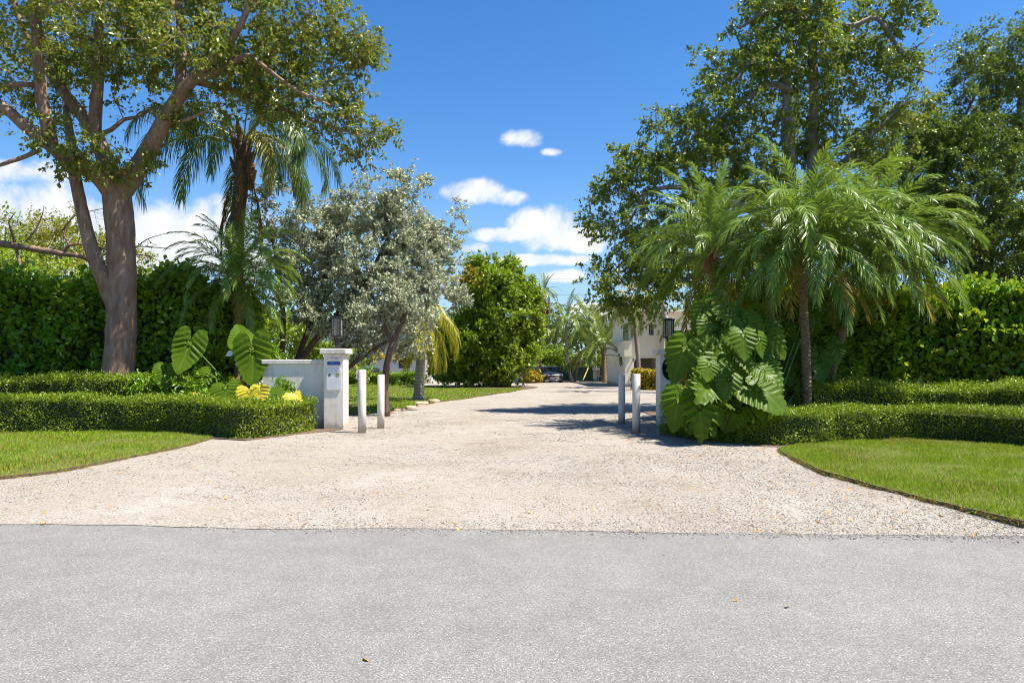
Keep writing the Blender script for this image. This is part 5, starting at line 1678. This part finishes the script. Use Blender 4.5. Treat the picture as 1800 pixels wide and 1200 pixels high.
DATE = [('date_frond', 82, 62), ('date_frond', 68, 82), ('date_frond', 54, 96), ('date_frond', 40, 102), ('date_frond', 26, 100), ('date_frond', 12, 88), ('date_frond', -6, 70), ('date_frond', -26, 50)]
date_m = [frond_mesh('frond', m_, 'rachis', 1.95, 52, .36, .021, e, d, 1.25, 100 + i, 60, 20, .28, .26, .10, .012, 3, .20) for i, (m_, e, d) in enumerate(DATE)]
date_m.append(frond_mesh('frond', 'date_frond_old', 'rachis_old', 1.65, 42, .32, .019, -42, 34, 1.2, 120, 55, 24, .25, .1, .10, .012, 3, .2))


def date_palm(label, trunk, seed, n, scale, az0=0.0, skip=None):
    rng = np.random.default_rng(seed)
    ax = axis(trunk)
    rt = root('pygmy_date_palm', (ax[0][0], ax[0][1], 0), label, 'palm', 'pygmy date palms')
    mb = MB()
    palm_trunk(mb, ax, 'date_bark', rng, 18, .17, .045)
    build(mb, 'trunk', rt)
    top = ax[-1][:3]
    mb = MB()
    tube(mb, [top - (0, 0, .42), top - (0, 0, .25), top - (0, 0, .02), top + (0, 0, .22)], [.08, .15, .15, .04], 'palm_fibre', 12, rough=.12, rng=rng)
    build(mb, 'fibre_sheath', rt)
    order = [0, 1, 2, 2, 3, 3, 4, 4, 5, 6, 7, 8]
    place_fronds(rt, top, [date_m[i] for i in order], n, seed, .09, scale, az0, .30, skip=skip)
    return rt


date_palm('pygmy date palm with upright knobby trunk, standing between the other two at the curved verge', [(1417, None, 14.7, .115), (1418, 690, 14.7, .095), (1416, 600, 14.7, .09), (1412, 520, 14.7, .085), (1414, 425, 14.7, .085)], 81, 96, 1.16, .4)
date_palm('pygmy date palm leaning right with its crown farthest from the driveway', [(1448, None, 16, .11), (1468, 630, 16, .09), (1492, 560, 16, .09), (1520, 490, 16, .085), (1545, 432, 16, .085)], 82, 92, 1.14, 1.3)
date_palm('pygmy date palm rising out of the large lobed leaves beside the oval sign pillar', [(1268, None, 16.4, .11), (1266, 640, 16.4, .09), (1260, 560, 16.4, .09), (1254, 500, 16.4, .09), (1250, 452, 16.4, .09)], 83, 92, 1.12, 2.2, skip=lambda az, u: u > .52 and 2.3 < az < 4.55)
date_palm('small pygmy date palm in front of the queen palm trunk', [(418, None, 19.2, .13), (420, 600, 19.2, .11), (421, 560, 19.2, .11), (415, 485, 19.2, .10)], 84, 76, 1.0, .9)

# queen palm
rng = np.random.default_rng(90)
ax = axis([(411, None, 21.5, .34), (411, 640, 21.5, .30), (412, 560, 21.5, .27), (414, 460, 21.5, .235), (418, 380, 21.5, .22), (424, 320, 21.5, .22), (428, 250, 21.5, .24)])
qp = root('queen_palm', (ax[0][0], 21.5, 0), 'tall queen palm with drooping dark fronds behind the small date palm', 'palm')
mb = MB()
palm_trunk(mb, ax, 'queen_bark', rng, 16, 0, .15)
build(mb, 'trunk', qp, True)
top = ax[-1][:3]
for k in range(16):   # old leaf bases
    az, zz = k * 2.4, -1.5 + k * .10
    d = np.array([math.cos(az), math.sin(az), 0])
    b0 = top + (0, 0, zz) + d * .16
    mb = MB()
    tube(mb, [b0, b0 + d * .14 + (0, 0, .35), b0 + d * .24 + (0, 0, .62)], [.11, .075, .03], 'brown_bark' if k % 3 else 'dead_frond', 6)
    build(mb, 'leaf_base', qp)
Q = [(80, 70), (66, 105), (54, 128), (44, 140), (34, 140), (22, 132), (8, 118), (-8, 98)]
qm = [frond_mesh('frond', 'queen_frond', 'rachis', 4.4, 110, .78, .030, e, d, 1.15, 130 + i, 66, 26, .75, .12, .16, .035, 4, .35) for i, (e, d) in enumerate(Q)]
place_fronds(qp, top, [qm[i] for i in (0, 1, 2, 2, 3, 3, 4, 4, 5, 5, 6)], 21, 91, .14, .92, .35, .4, skip=lambda az, u: u > .45 and abs(az - 4.71) < .75)
qy = frond_mesh('frond', 'queen_frond_yellow', 'rachis_old', 3.4, 90, .62, .030, 30, 128, .8, 150, 60, 24, .7, .1, .14, .03, 4, .3)
for az in (R(-50), R(-25)):
    link('yellowing_frond', qy, qp, Matrix.Translation(Vector(top)) @ Matrix.Rotation(az, 4, 'Z'))
qd = frond_mesh('frond', 'dead_frond', 'dead_frond', 2.6, 50, .34, .035, -70, 22, 1, 151, 30, 14, .9, .0, .1, .03, 3, .4)
for az in (R(200), R(-15), R(-80), R(120)):
    link('dead_frond', qd, qp, Matrix.Translation(Vector(top) + Vector((math.cos(az) * .22, math.sin(az) * .22, -.9))) @ Matrix.Rotation(az, 4, 'Z'))

# palm on the inner lawn
ax = axis([(736, None, 28.6, .30), (736, 694, 28.6, .235), (737, 670, 28.6, .205), (739, 640, 28.6, .19), (742, 600, 28.6, .17), (746, 552, 28.6, .14)])
lp = root('lawn_palm', (ax[0][0], 28.6, 0), 'grey ringed palm on the inner lawn with yellow-green hanging fronds', 'palm')
mb = MB()
palm_trunk(mb, ax, 'lawn_palm_bark', rng, 18, 0, .12)
build(mb, 'trunk', lp, True)
lm = [frond_mesh('frond', 'lawn_palm_frond', 'rachis_old', 2.3, 44, .62, .040, e, d, 1.0, 160 + i, 48, 20, .62, .15, .12, .028, 3, .25) for i, (e, d) in enumerate([(70, 90), (40, 115), (15, 105), (-15, 80), (-45, 50)])]
place_fronds(lp, ax[-1][:3], [lm[i] for i in (0, 1, 2, 3, 3, 4, 4)], 15, 92, .12, 1.0, .2, .3)

# ------------------------------------------------------------------ far palms in front of and behind the fence
far_m = [frond_mesh('frond', 'coconut_frond', 'rachis', 3.0, 46, .62, .055, e, d, 1.2, 170 + i, 62, 28, .45, .25, .14, .03, 2) for i, (e, d) in enumerate([(82, 45), (64, 80), (46, 100), (26, 100), (6, 85), (-16, 60)])]
far_y = frond_mesh('frond', 'lawn_palm_frond', 'rachis_old', 3.0, 46, .6, .055, 20, 92, 1.2, 178, 60, 28, .5, .2, .14, .03, 2)
pale_m = [frond_mesh('frond', 'pale_frond', 'rachis_old', 2.6, 44, .6, .05, e, d, 1.0, 180 + i, 60, 26, .7, .1, .14, .03, 2, .3) for i, (e, d) in enumerate([(70, 100), (40, 130), (10, 112), (-30, 70)])]
thatch = frond_mesh('frond', 'dead_frond', 'dead_frond', 1.5, 26, .5, .06, -62, 28, 1, 186, 40, 20, .8, 0, .2, .03, 2, .3)


def far_palm(label, trunk, meshes, n, seed, scale, bark, name='coconut_palm', yellow=0, skirt=0):
    rng = np.random.default_rng(seed)
    ax = axis(trunk)
    rt = root(name, (ax[0][0], ax[0][1], 0), label, 'palm', 'palms at the back of the drive')
    mb = MB()
    palm_trunk(mb, ax, bark, rng, 10, 0, .25)
    build(mb, 'trunk', rt, True)
    place_fronds(rt, ax[-1][:3], meshes, n, seed, .12, scale, rng.random() * 6, .3)
    for k in range(yellow):
        link('yellow_frond', far_y, rt, Matrix.Translation(Vector(ax[-1][:3]) - Vector((0, 0, .2))) @ Matrix.Rotation(R(190 + 22 * k), 4, 'Z') @ Matrix.Scale(scale, 4))
    for k in range(skirt):
        az = k * 2.4
        link('dead_frond', thatch, rt, Matrix.Translation(Vector(ax[-1][:3]) + Vector((.15 * math.cos(az), .15 * math.sin(az), -.3 - .10 * (k % 5)))) @ Matrix.Rotation(az, 4, 'Z'))
    return rt


far_palm('stout coconut palm with reddish trunk right of the meter boxes', [(1063, None, 59, .24), (1062, 650, 59, .21), (1061, 612, 59, .2)], [far_m[i] for i in (0, 1, 1, 2, 2, 3, 4)], 20, 201, 1.15, 'coco_bark', yellow=1)
far_palm('slender palm with curved grey trunk just right of the car', [(1006, None, 60, .19), (1001, 652, 60, .13), (996, 610, 60, .12), (995, 566, 60, .12)], [far_m[i] for i in (0, 1, 2, 3, 3, 4, 5)], 28, 202, 1.0, 'pale_bark')
far_palm('short palm with a leaning trunk and golden fronds between car and meter boxes', [(1009, None, 60.5, .17), (1014, 650, 60.5, .13), (1021, 632, 60.5, .11)], [far_m[i] for i in (1, 2, 3, 3)], 9, 203, .75, 'grey_bark', yellow=3)
far_palm('palm with full green crown behind the fence above the meter boxes', [(1037, None, 64.5, .16), (1037, 620, 64.5, .13), (1034, 566, 64.5, .13)], [far_m[i] for i in (0, 1, 2, 3, 4, 5)], 30, 204, 1.12, 'pale_bark')
far_palm('tall fan palm with a skirt of dead fronds behind the round green tree', [(944, None, 60, .22), (950, 620, 60, .18), (954, 540, 60, .17), (956, 512, 60, .17)], [far_m[i] for i in (0, 2, 3, 4, 5)], 24, 205, .55, 'grey_bark', 'fan_palm', skirt=9)
far_palm('thin leaning palm trunk between the flared trunk and the car', [(941, None, 59.5, .14), (946, 640, 59.5, .11), (955, 600, 59.5, .10), (960, 575, 59.5, .10)], [far_m[i] for i in (1, 2, 3, 4)], 10, 206, .60, 'pale_bark')
far_palm('thin palm in front of the stucco house with pale hanging fronds', [(1121, None, 44.5, .19), (1122, 640, 44.5, .15), (1118, 590, 44.5, .145), (1114, 545, 44.5, .16), (1110, 520, 44.5, .2)], [pale_m[i] for i in (0, 1, 2, 2, 3)], 18, 207, 1.0, 'grey_bark', 'pale_palm')
far_palm('blue-green palm behind the timber post by the house corner', [(1086, None, 63.8, .2), (1086, 620, 63.8, .16), (1085, 556, 63.8, .16)], [pale_m[i] for i in (0, 0, 1, 1, 2, 3)], 20, 208, 1.1, 'pale_bark', 'pale_palm')
far_palm('dark low palm against the side of the stucco house', [(1090, None, 50, .15), (1090, 640, 50, .12), (1090, 625, 50, .12)], [far_m[i] for i in (1, 2, 3, 4)], 11, 209, .75, 'brown_bark')
far_palm('dark-fronded palm in front of the house, behind the right lantern', [(1240, None, 36, .18), (1238, 620, 36, .14), (1236, 575, 36, .13)], [far_m[i] for i in (1, 2, 3, 4, 5)], 16, 210, .80, 'grey_bark')
far_palm('leaning palm whose pale trunk crosses above the right lantern', [(1180, None, 38, .22), (1174, 600, 38, .18), (1166, 540, 38, .17), (1150, 470, 38, .16)], [far_m[i] for i in (0, 1, 2, 3)], 13, 211, .7, 'pale_bark')
for k, (px, b_, Y, sx, lab) in enumerate([(851, 673, 57, 8, 'pale flared trunk just right of the round green tree'), (912, 672, 57.5, 9, 'pale flared leaning trunk beside the croton bush')]):
    x2 = px + sx
    tree('flared_trunk_tree', lab, 'tree', G(px, 673), [[(px, 675, Y, .44), (px + 1, 664, Y, .30), (px + 4, 645, Y, .21), (x2, 615, Y, .17), (x2 + 4, 590, Y, .12)]], [(x2 + 6, 595, Y, 26, 16), (x2 - 10, 610, Y, 20, 8), (x2 + 22, 612, Y, 20, 8)], 'pale_bark', 'lime_leaf', 215 + k,
         per=50, rc=.7, size=.2, tpl=T_OVAL, twig=.02, trunk_sides=12)

# ================================================================== large-leaved plants
def big_leaf(name, seed, mat, lob=.12, wave=.05, cup=.10, droop=.22, nv=6):
    """heart-shaped leaf, stalk at the origin, tip along +y, side veins running out from the midrib"""
    rng = np.random.default_rng(seed)
    nt_, nr = 108, 9
    th = np.linspace(-math.pi + .10, math.pi - .10, nt_)
    a = np.degrees(np.abs(th))
    r = np.interp(a, [0, 6, 14, 24, 38, 55, 75, 95, 115, 135, 150, 162, 171, 176], [1.0, .94, .85, .75, .65, .585, .555, .56, .585, .60, .56, .45, .28, .14])
    ph = rng.uniform(0, 6.28)
    sx = np.sign(th)
    y0 = r * np.cos(th) - .52 * np.abs(r * np.sin(th))
    notch = .5 + .5 * np.cos(2 * math.pi * (nv * y0 + .12 * sx))
    r = r * (1 - lob * (1 - notch) * np.clip(a / 25, 0, 1)) * (1 + .018 * np.sin(th * 19 + ph) + rng.normal(0, .006, nt_)) * (1 + .04 * np.sin(th + ph))
    rho = np.linspace(0, 1, nr + 1)[1:] ** .85
    X = r[:, None] * rho * np.sin(th)[:, None]
    Yy = r[:, None] * rho * np.cos(th)[:, None]
    y0 = Yy - .52 * np.abs(X)
    k = nv * y0 + .12 * np.sign(X)
    amp = np.clip((np.abs(X) - .03) / .12, 0, 1)
    Z = .022 * np.cos(2 * math.pi * k) * amp + wave * (rho ** 4)[None] * np.cos(2 * math.pi * k + ph) + cup * np.abs(X) - droop * (Yy * np.abs(Yy) * .8 + X ** 2 * .9) + .06 * np.sin(Yy * 4 + ph)
    Z -= .06 * math.sin(ph)
    V = np.concatenate([[[0, 0, 0]], np.stack([X, Yy, Z], -1).reshape(-1, 3)])
    i = np.arange(nt_ - 1)
    F3 = np.stack([np.zeros_like(i), 1 + (i + 1) * nr, 1 + i * nr], 1)
    F4 = np.concatenate([np.stack([1 + i * nr + q, 1 + (i + 1) * nr + q, 1 + (i + 1) * nr + q + 1, 1 + i * nr + q + 1], 1) for q in range(nr - 1)])
    vd = np.abs(np.mod(k + .5, 1.0) - .5)
    vein = np.clip(1 - vd / .13, 0, 1) * np.clip(1 - .75 * rho[None], 0, 1)
    vein = np.maximum(vein, np.clip(1 - np.abs(X) / .030, 0, 1) * (np.cos(th)[:, None] > 0))
    mb = MB()
    mb.add(V, [F3, F4[:, ::-1]], mat, np.concatenate([[1.0], (vein * .62).ravel()]))
    return mb.mesh(name, True, True)


EAR = {}
for mt_, s0 in (('elephant_leaf', 1), ('elephant_leaf_deep', 11), ('elephant_leaf_yellow', 21), ('elephant_leaf_orange', 31)):
    EAR[mt_] = [big_leaf('leaf', s0 + i, mt_, (.05, .16, .26)[i], (.015, .025, .03)[i], .12, (.16, .24, .20)[i], (6, 5, 4)[i]) for i in range(3)]
SHORT = {'g': 'elephant_leaf', 'd': 'elephant_leaf_deep', 'y': 'elephant_leaf_yellow', 'o': 'elephant_leaf_orange'}


def put_leaf(rt, base, jx, jy, tx, ty, Y, kind, var, wide=1.0, face=(0, -1, .55), stem=True, fore=1.0, rng=None):
    j, t = P(jx, jy, Y), P(tx, ty, Y)
    a = t - j
    L = np.linalg.norm(a)
    a = a / L
    nrm = np.array(face, float)
    nrm /= np.linalg.norm(nrm)
    a = a - nrm * np.dot(a, nrm) * fore
    a /= np.linalg.norm(a)
    nrm = nrm - a * np.dot(a, nrm)
    nrm /= np.linalg.norm(nrm)
    b_ = np.cross(a, nrm)
    S = L * 1.05
    M = Matrix(((b_[0] * S * wide, a[0] * S, nrm[0] * S, j[0]), (b_[1] * S * wide, a[1] * S, nrm[1] * S, j[1]), (b_[2] * S * wide, a[2] * S, nrm[2] * S, j[2]), (0, 0, 0, 1)))
    o = link('leaf', EAR[SHORT[kind]][var], rt, M)
    if stem:
        mid = (j + base) / 2 + np.array([(j[0] - base[0]) * .10, .28, .10 * abs(j[2] - base[2])])
        s = np.linspace(0, 1, 9)[:, None]
        pts = base * (1 - s) ** 2 + mid * 2 * s * (1 - s) + j * s ** 2
        mb = MB()
        tube(mb, pts, np.linspace(.024, .010, 9), 'petiole', 6)
        build(mb, 'petiole', o, True)
    return o


base = np.array([-6.15, 16.7, .05])
ep = root('elephant_ear_plant', base, 'elephant ear plant with two huge green leaves and yellow lower ones by the wall', 'plant')
rng = np.random.default_rng(300)
for q in [(333, 603, 317, 658, 16.3, 'g', 0, .88, (.25, -1, .35)), (443, 614, 451, 680, 16.1, 'g', 0, .93, (-.1, -1, .35)), (426, 600, 414, 560, 16.6, 'g', 0, 1.0, (.2, -1, .7)),
          (396, 681, 402, 714, 15.2, 'd', 1, 1.5, (0, -1, .8)), (438, 688, 441, 716, 14.9, 'y', 1, 1.5, (.25, -1, .5)), (457, 690, 466, 716, 14.8, 'y', 2, 1.3, (-.25, -1, .5)), (482, 696, 514, 707, 15.2, 'g', 2, 1.35, (.2, -1, .7)), (520, 694, 530, 706, 15.3, 'y', 2, 1.2, (0, -1, .8)), (472, 702, 462, 716, 15.0, 'g', 1, 1.3, (0, -1, .8)), (503, 682, 528, 676, 16.0, 'g', 2, 1.2, (.1, -1, .3)),
          (508, 706, 538, 711, 15.1, 'y', 1, 1.2, (.2, -1, .9)), (290, 650, 288, 684, 16.3, 'd', 0, 1.0, (.3, -1, .5)), (338, 698, 352, 706, 15.9, 'y', 1, 1.2, (.2, -1, .8)), (282, 690, 262, 700, 16.2, 'd', 1, 1.2, (0, -1, .9)), (310, 690, 330, 704, 16.3, 'd', 1, 1.2, (0, -1, .9)),
          (475, 668, 495, 662, 16.3, 'd', 2, 1.0, (0, -1, .8)), (365, 660, 350, 690, 16.6, 'd', 0, 1.1, (.1, -1, .6))]:
    put_leaf(ep, base, *q[:8], face=q[8])

base = np.array([4.85, 14.3, .05])
ph_ = root('philodendron', base, 'huge lobed-leaf philodendron clump covering the right gate pillar', 'plant')
right_leaves = [
    (1204, 610, 1184, 668, 15.3, 'g', 1, 1.0, (-.35, -1, .45)), (1267, 606, 1279, 680, 15.2, 'g', 2, 1.0, (-.1, -1, .4)), (1254, 584, 1240, 622, 15.6, 'g', 2, 1.25, (-.2, -1, .5)), (1238, 546, 1222, 586, 15.8, 'd', 2, 1.15, (-.5, -1, .5)),
    (1299, 562, 1302, 606, 15.8, 'd', 1, 1.3, (.1, -1, .5)), (1193, 700, 1184, 754, 14.9, 'g', 1, 1.05, (-.4, -1, .4)), (1229, 714, 1231, 774, 14.7, 'g', 2, 1.0, (0, -1, .35)), (1330, 684, 1372, 730, 14.7, 'd', 0, 1.25, (.15, -1, .9)),
    (1341, 628, 1338, 662, 15.4, 'd', 2, 1.7, (.05, -1, .6)), (1378, 648, 1384, 684, 15.2, 'd', 2, 1.25, (.1, -1, .5)), (1440, 632, 1426, 682, 15.2, 'd', 2, 1.05, (.2, -1, .5)), (1391, 602, 1397, 628, 15.5, 'g', 1, 1.7, (0, -1, 1.1)),
    (1357, 560, 1338, 580, 15.9, 'g', 1, 1.2, (-.2, -1, 1.1)), (1312, 668, 1292, 708, 15.2, 'd', 2, 1.2, (-.1, -1, .6)), (1272, 706, 1306, 722, 15.0, 'd', 1, 1.2, (0, -.6, 1.2)), (1304, 712, 1322, 742, 15.3, 'd', 1, 1.2, (.2, -1, .8)),
    (1259, 716, 1266, 758, 15.1, 'd', 2, 1.1, (.1, -1, .4)), (1283, 726, 1281, 752, 15.05, 'o', 1, .65, (.6, -1, .2)), (1299, 728, 1310, 752, 15.0, 'o', 2, .6, (-.4, -1, .3)), (1214, 592, 1200, 604, 15.6, 'g', 1, 1.1, (-.2, -1, .8)),
    (1283, 546, 1274, 574, 16.0, 'd', 1, 1.2, (-.1, -1, .9)), (1199, 682, 1192, 702, 15.1, 'g', 2, 1.3, (-.3, -1, .6)), (1250, 520, 1236, 534, 16.1, 'g', 1, 1.2, (-.2, -1, 1.2)), (1345, 555, 1365, 572, 16.0, 'g', 1, 1.2, (.2, -1, 1.2)),
    (1410, 585, 1425, 602, 15.8, 'g', 2, 1.2, (.2, -1, 1.1)), (1375, 580, 1362, 604, 15.9, 'd', 1, 1.2, (0, -1, .9)), (1245, 650, 1232, 690, 15.5, 'd', 1, 1.2, (-.3, -1, .5)), (1225, 640, 1214, 676, 15.6, 'd', 2, 1.1, (-.4, -1, .5)),
    (1300, 640, 1306, 672, 15.7, 'd', 1, 1.2, (0, -1, .5)), (1330, 595, 1322, 632, 15.8, 'd', 1, 1.2, (0, -1, .6)), (1245, 690, 1252, 722, 15.2, 'd', 1, 1.2, (0, -1, .6)), (1420, 660, 1432, 690, 15.5, 'd', 1, 1.2, (.2, -1, .5)),
    (1350, 700, 1345, 736, 15.2, 'd', 1, 1.1, (.1, -1, .5)), (1215, 730, 1206, 760, 14.9, 'd', 2, 1.1, (-.2, -1, .5)), (1245, 742, 1252, 770, 14.8, 'd', 2, 1.1, (.1, -1, .5)), (1460, 610, 1470, 636, 15.9, 'd', 1, 1.2, (.3, -1, .7)),
    (1320, 530, 1335, 548, 16.1, 'g', 1, 1.3, (.1, -1, 1.2)), (1284, 660, 1276, 694, 15.6, 'd', 1, 1.2, (-.1, -1, .5)), (1395, 690, 1402, 718, 15.4, 'd', 1, 1.2, (.2, -1, .6)), (1365, 620, 1372, 648, 15.9, 'd', 1, 1.3, (.1, -1, .7))]
rl = np.random.default_rng(333)
for k in range(62):
    jx, jy = rl.uniform(1195, 1350), rl.uniform(535, 745)
    if jx > 1300 and jy < 560 or (jx < 1232 and jy < 690):
        continue
    L_ = rl.uniform(26, 46)
    dx = (jx - 1280) / 120 * .5 + rl.normal(0, .35)
    right_leaves.append((jx, jy, jx + L_ * dx, jy + L_, 15.45 + rl.uniform(-.25, .6), 'd' if rl.random() < .6 else 'g', int(rl.integers(1, 3)), rl.uniform(1.0, 1.3), (rl.normal(0, .3), -1, rl.uniform(.35, .9))))
for k in range(26):
    jx, jy = rl.uniform(1205, 1345), rl.uniform(585, 728)
    L_ = rl.uniform(28, 44)
    if jx < 1240 and jy < 680:
        continue
    right_leaves.append((jx, jy, jx + L_ * ((jx - 1270) / 160 + rl.normal(0, .35)), jy + L_, 14.75 + rl.uniform(-.15, .5) - (.4 if jy <= 640 else 0), 'g' if k % 2 else 'd', int(rl.integers(1, 3)), rl.uniform(1.0, 1.35), (rl.normal(0, .35), -1, rl.uniform(.3, .9))))
for k in range(16):
    jx, jy = rl.uniform(1350, 1490), rl.uniform(545, 690)
    L_ = rl.uniform(24, 38)
    right_leaves.append((jx, jy, jx + L_ * rl.normal(.1, .4), jy + L_, 15.4 + rl.uniform(-.3, .5), 'g' if k % 2 else 'd', int(rl.integers(1, 3)), rl.uniform(1.0, 1.3), (rl.normal(0, .3), -1, rl.uniform(.4, 1.0))))
for q in right_leaves:
    put_leaf(ph_, base + np.array([(q[0] - 1300) / 1200 * 5, .1, 0]), q[0], q[1], q[2], q[3], q[4] - (0.2 if q[0] > 1358 else 2.1 if q[1] > 640 else 1.7), q[5], q[6], q[7], face=q[8])

# bromeliad with two pale faded bracts
br = root('bromeliad', (-6.85, 16.9, 0), 'dark reddish bromeliad between the two huge elephant ear leaves', 'plant')
rng = np.random.default_rng(310)
n = 34
az = rng.random(n) * 6.283
c0 = P(410, 690, 16.9)
C = np.tile(c0 - (0, 0, .25), (n, 1)) + np.c_[np.cos(az) * .05, np.sin(az) * .05, np.zeros(n)]
el_ = rng.uniform(.3, 1.25, n)
A = np.c_[np.cos(az) * np.cos(el_), np.sin(az) * np.cos(el_), np.sin(el_)]
N = np.c_[-np.cos(az) * np.sin(el_), -np.sin(az) * np.sin(el_), np.cos(el_)]
mb = MB()
leaves(mb, C, A, N, rng.uniform(.55, .95, n), (T_STRAP[0] * np.array([1, 1, 2.2]), T_STRAP[1]), 'bromeliad_leaf')
build(mb, 'rosette', br)
mb = MB()
for (px, py), s in (((400, 622), .20), ((417, 637), .15)):
    leaves(mb, np.array([P(px - 4, py + 4, 16.6)]), np.array([[.9, 0, .5]]), np.array([[.2, -1, .6]]), s, T_OBOV, 'white_label', 1.3)
build(mb, 'pale_bract', br)
mb = MB()
tube(mb, [c0 - (0, 0, .6), c0 - (0, 0, .2)], [.09, .06], 'brown_bark', 8)
build(mb, 'stem', br)

# ================================================================== shrubs and the green mass behind
clump('croton_bush', 'orange and green croton bush left of the car', 'bush', G(940, 672.5), [(938, 660, 57, 13, 26), (930, 665, 57, 8, 10), (946, 666, 57, 7, 8)], 'croton_leaf', 401, 46, .28, .2)
clump('dark_bush', 'dark green bush behind the flared trunk near the croton', 'bush', G(928, 672), [(926, 658, 58.5, 10, 14), (918, 664, 58.5, 9, 10)], 'clusia_leaf', 402, 40, .3, .2)
clump('understorey_shrub', 'leafy shrub at the foot of the elephant ear plant', 'shrub', (-8.0, 16.2), [(290, 690, 16.3, 40, 22), (340, 700, 16.1, 34, 14), (370, 690, 16.5, 34, 12), (260, 680, 16.4, 34, 10)], 'clusia_leaf', 403, 55, .28, .10, wide=.9)
clump('understorey_shrub', 'small glossy shrub against the low white wall', 'shrub', (-5.6, 16.0), [(492, 672, 16.0, 16, 6), (500, 700, 15.9, 18, 8), (480, 715, 15.9, 22, 8)], 'clusia_leaf', 404, 36, .2, .075, wide=.9)
clump('understorey_shrub', 'tangled green shrub below the queen palm', 'shrub', (-8.2, 19.6), [(330, 560, 19.4, 45, 22), (380, 590, 19.2, 55, 30), (440, 610, 19.4, 50, 22), (330, 630, 19, 50, 20), (300, 520, 19.6, 34, 8), (470, 640, 19.4, 34, 10)], 'clusia_leaf', 405, 60, .40, .115, wide=.9)
clump('understorey_shrub', 'dark shrub in the shade between the lobed leaves and the tall glossy hedge', 'shrub', (6.2, 16.6), [(1380, 640, 16.6, 50, 24), (1440, 660, 16.4, 50, 24), (1320, 640, 16.8, 60, 24), (1460, 600, 16.8, 50, 18), (1260, 660, 16.4, 50, 18)], 'clusia_leaf', 406, 55, .38, .10, wide=.9)
clump('plumeria', 'open plumeria bush with yellow leaves beyond the bollards', 'shrub', G(668, 679.5), [(655, 625, 47, 16, 12), (645, 634, 47, 12, 6), (700, 632, 47, 12, 5), (718, 620, 47, 14, 5)], 'croton_leaf', 407, 16, .4, .26, bark='grey_bark')
clump('reed_palm', 'pale green clump of upright leaves behind the silver tree stems', 'shrub', (-8.6, 25.5), [(500, 590, 25, 34, 22), (540, 620, 25, 38, 22), (480, 560, 25.4, 26, 10), (590, 640, 26, 38, 18), (630, 645, 27, 30, 12)], 'lime_leaf', 408, 34, .5, .26, T_KITE, wide=.55, droop=-.3, normal_up=.2)
rows = [(985, 640, 68, 30, 'lime_leaf', 'bright bush over the fence behind the car'), (1030, 640, 68, 26, 'lime_leaf', 'bright bush over the fence behind the yellow guy wire'), (1085, 632, 68, 26, 'lime_leaf', 'bright bush over the fence next to the timber post'),
        (950, 620, 69, 34, 'olive_leaf', 'dark bush over the fence behind the thin leaning palm'), (905, 630, 66, 34, 'lime_leaf', 'light green bush over the fence under the round tree')]
for k, (px, py, Y, rp, lf, lab) in enumerate(rows):
    clump('broadleaf_bush', lab, 'bush', (pp(px, Y), Y), [(px, py, Y, rp, 40), (px - 18, py + 12, Y - .6, rp * .7, 16), (px + 20, py + 10, Y - .4, rp * .7, 16)], lf, 420 + k, 44, .7, .30, T_KITE)

rng = np.random.default_rng(500)
mb = MB()
cl = []
for px in np.arange(-1100, 2900, 34):
    Y = 84 + rng.uniform(-6, 8)
    h = 8.0 * rng.uniform(.72, 1.0) * (1.12 if 880 < px < 1110 else 1.3)
    n = 26
    c = np.array([pp(px, Y), Y, 0])
    d = rdir(rng, n)
    cl.append(c + np.array([0, 0, h * .5]) + d * np.array([3.0, 2.2, h * .5]) * rng.uniform(.5, 1, (n, 1)))
cl = np.vstack(cl)
cl[:, 2] = np.maximum(cl[:, 2], .4)
foliage(mb, cl, rng, 46, 1.5, .55, T_KITE, 'wood_mass_leaf', .1, .8, 6)
tag(build(mb, 'distant_woods'), 'mass of trees closing the view beyond the fence', None, None, 'stuff')
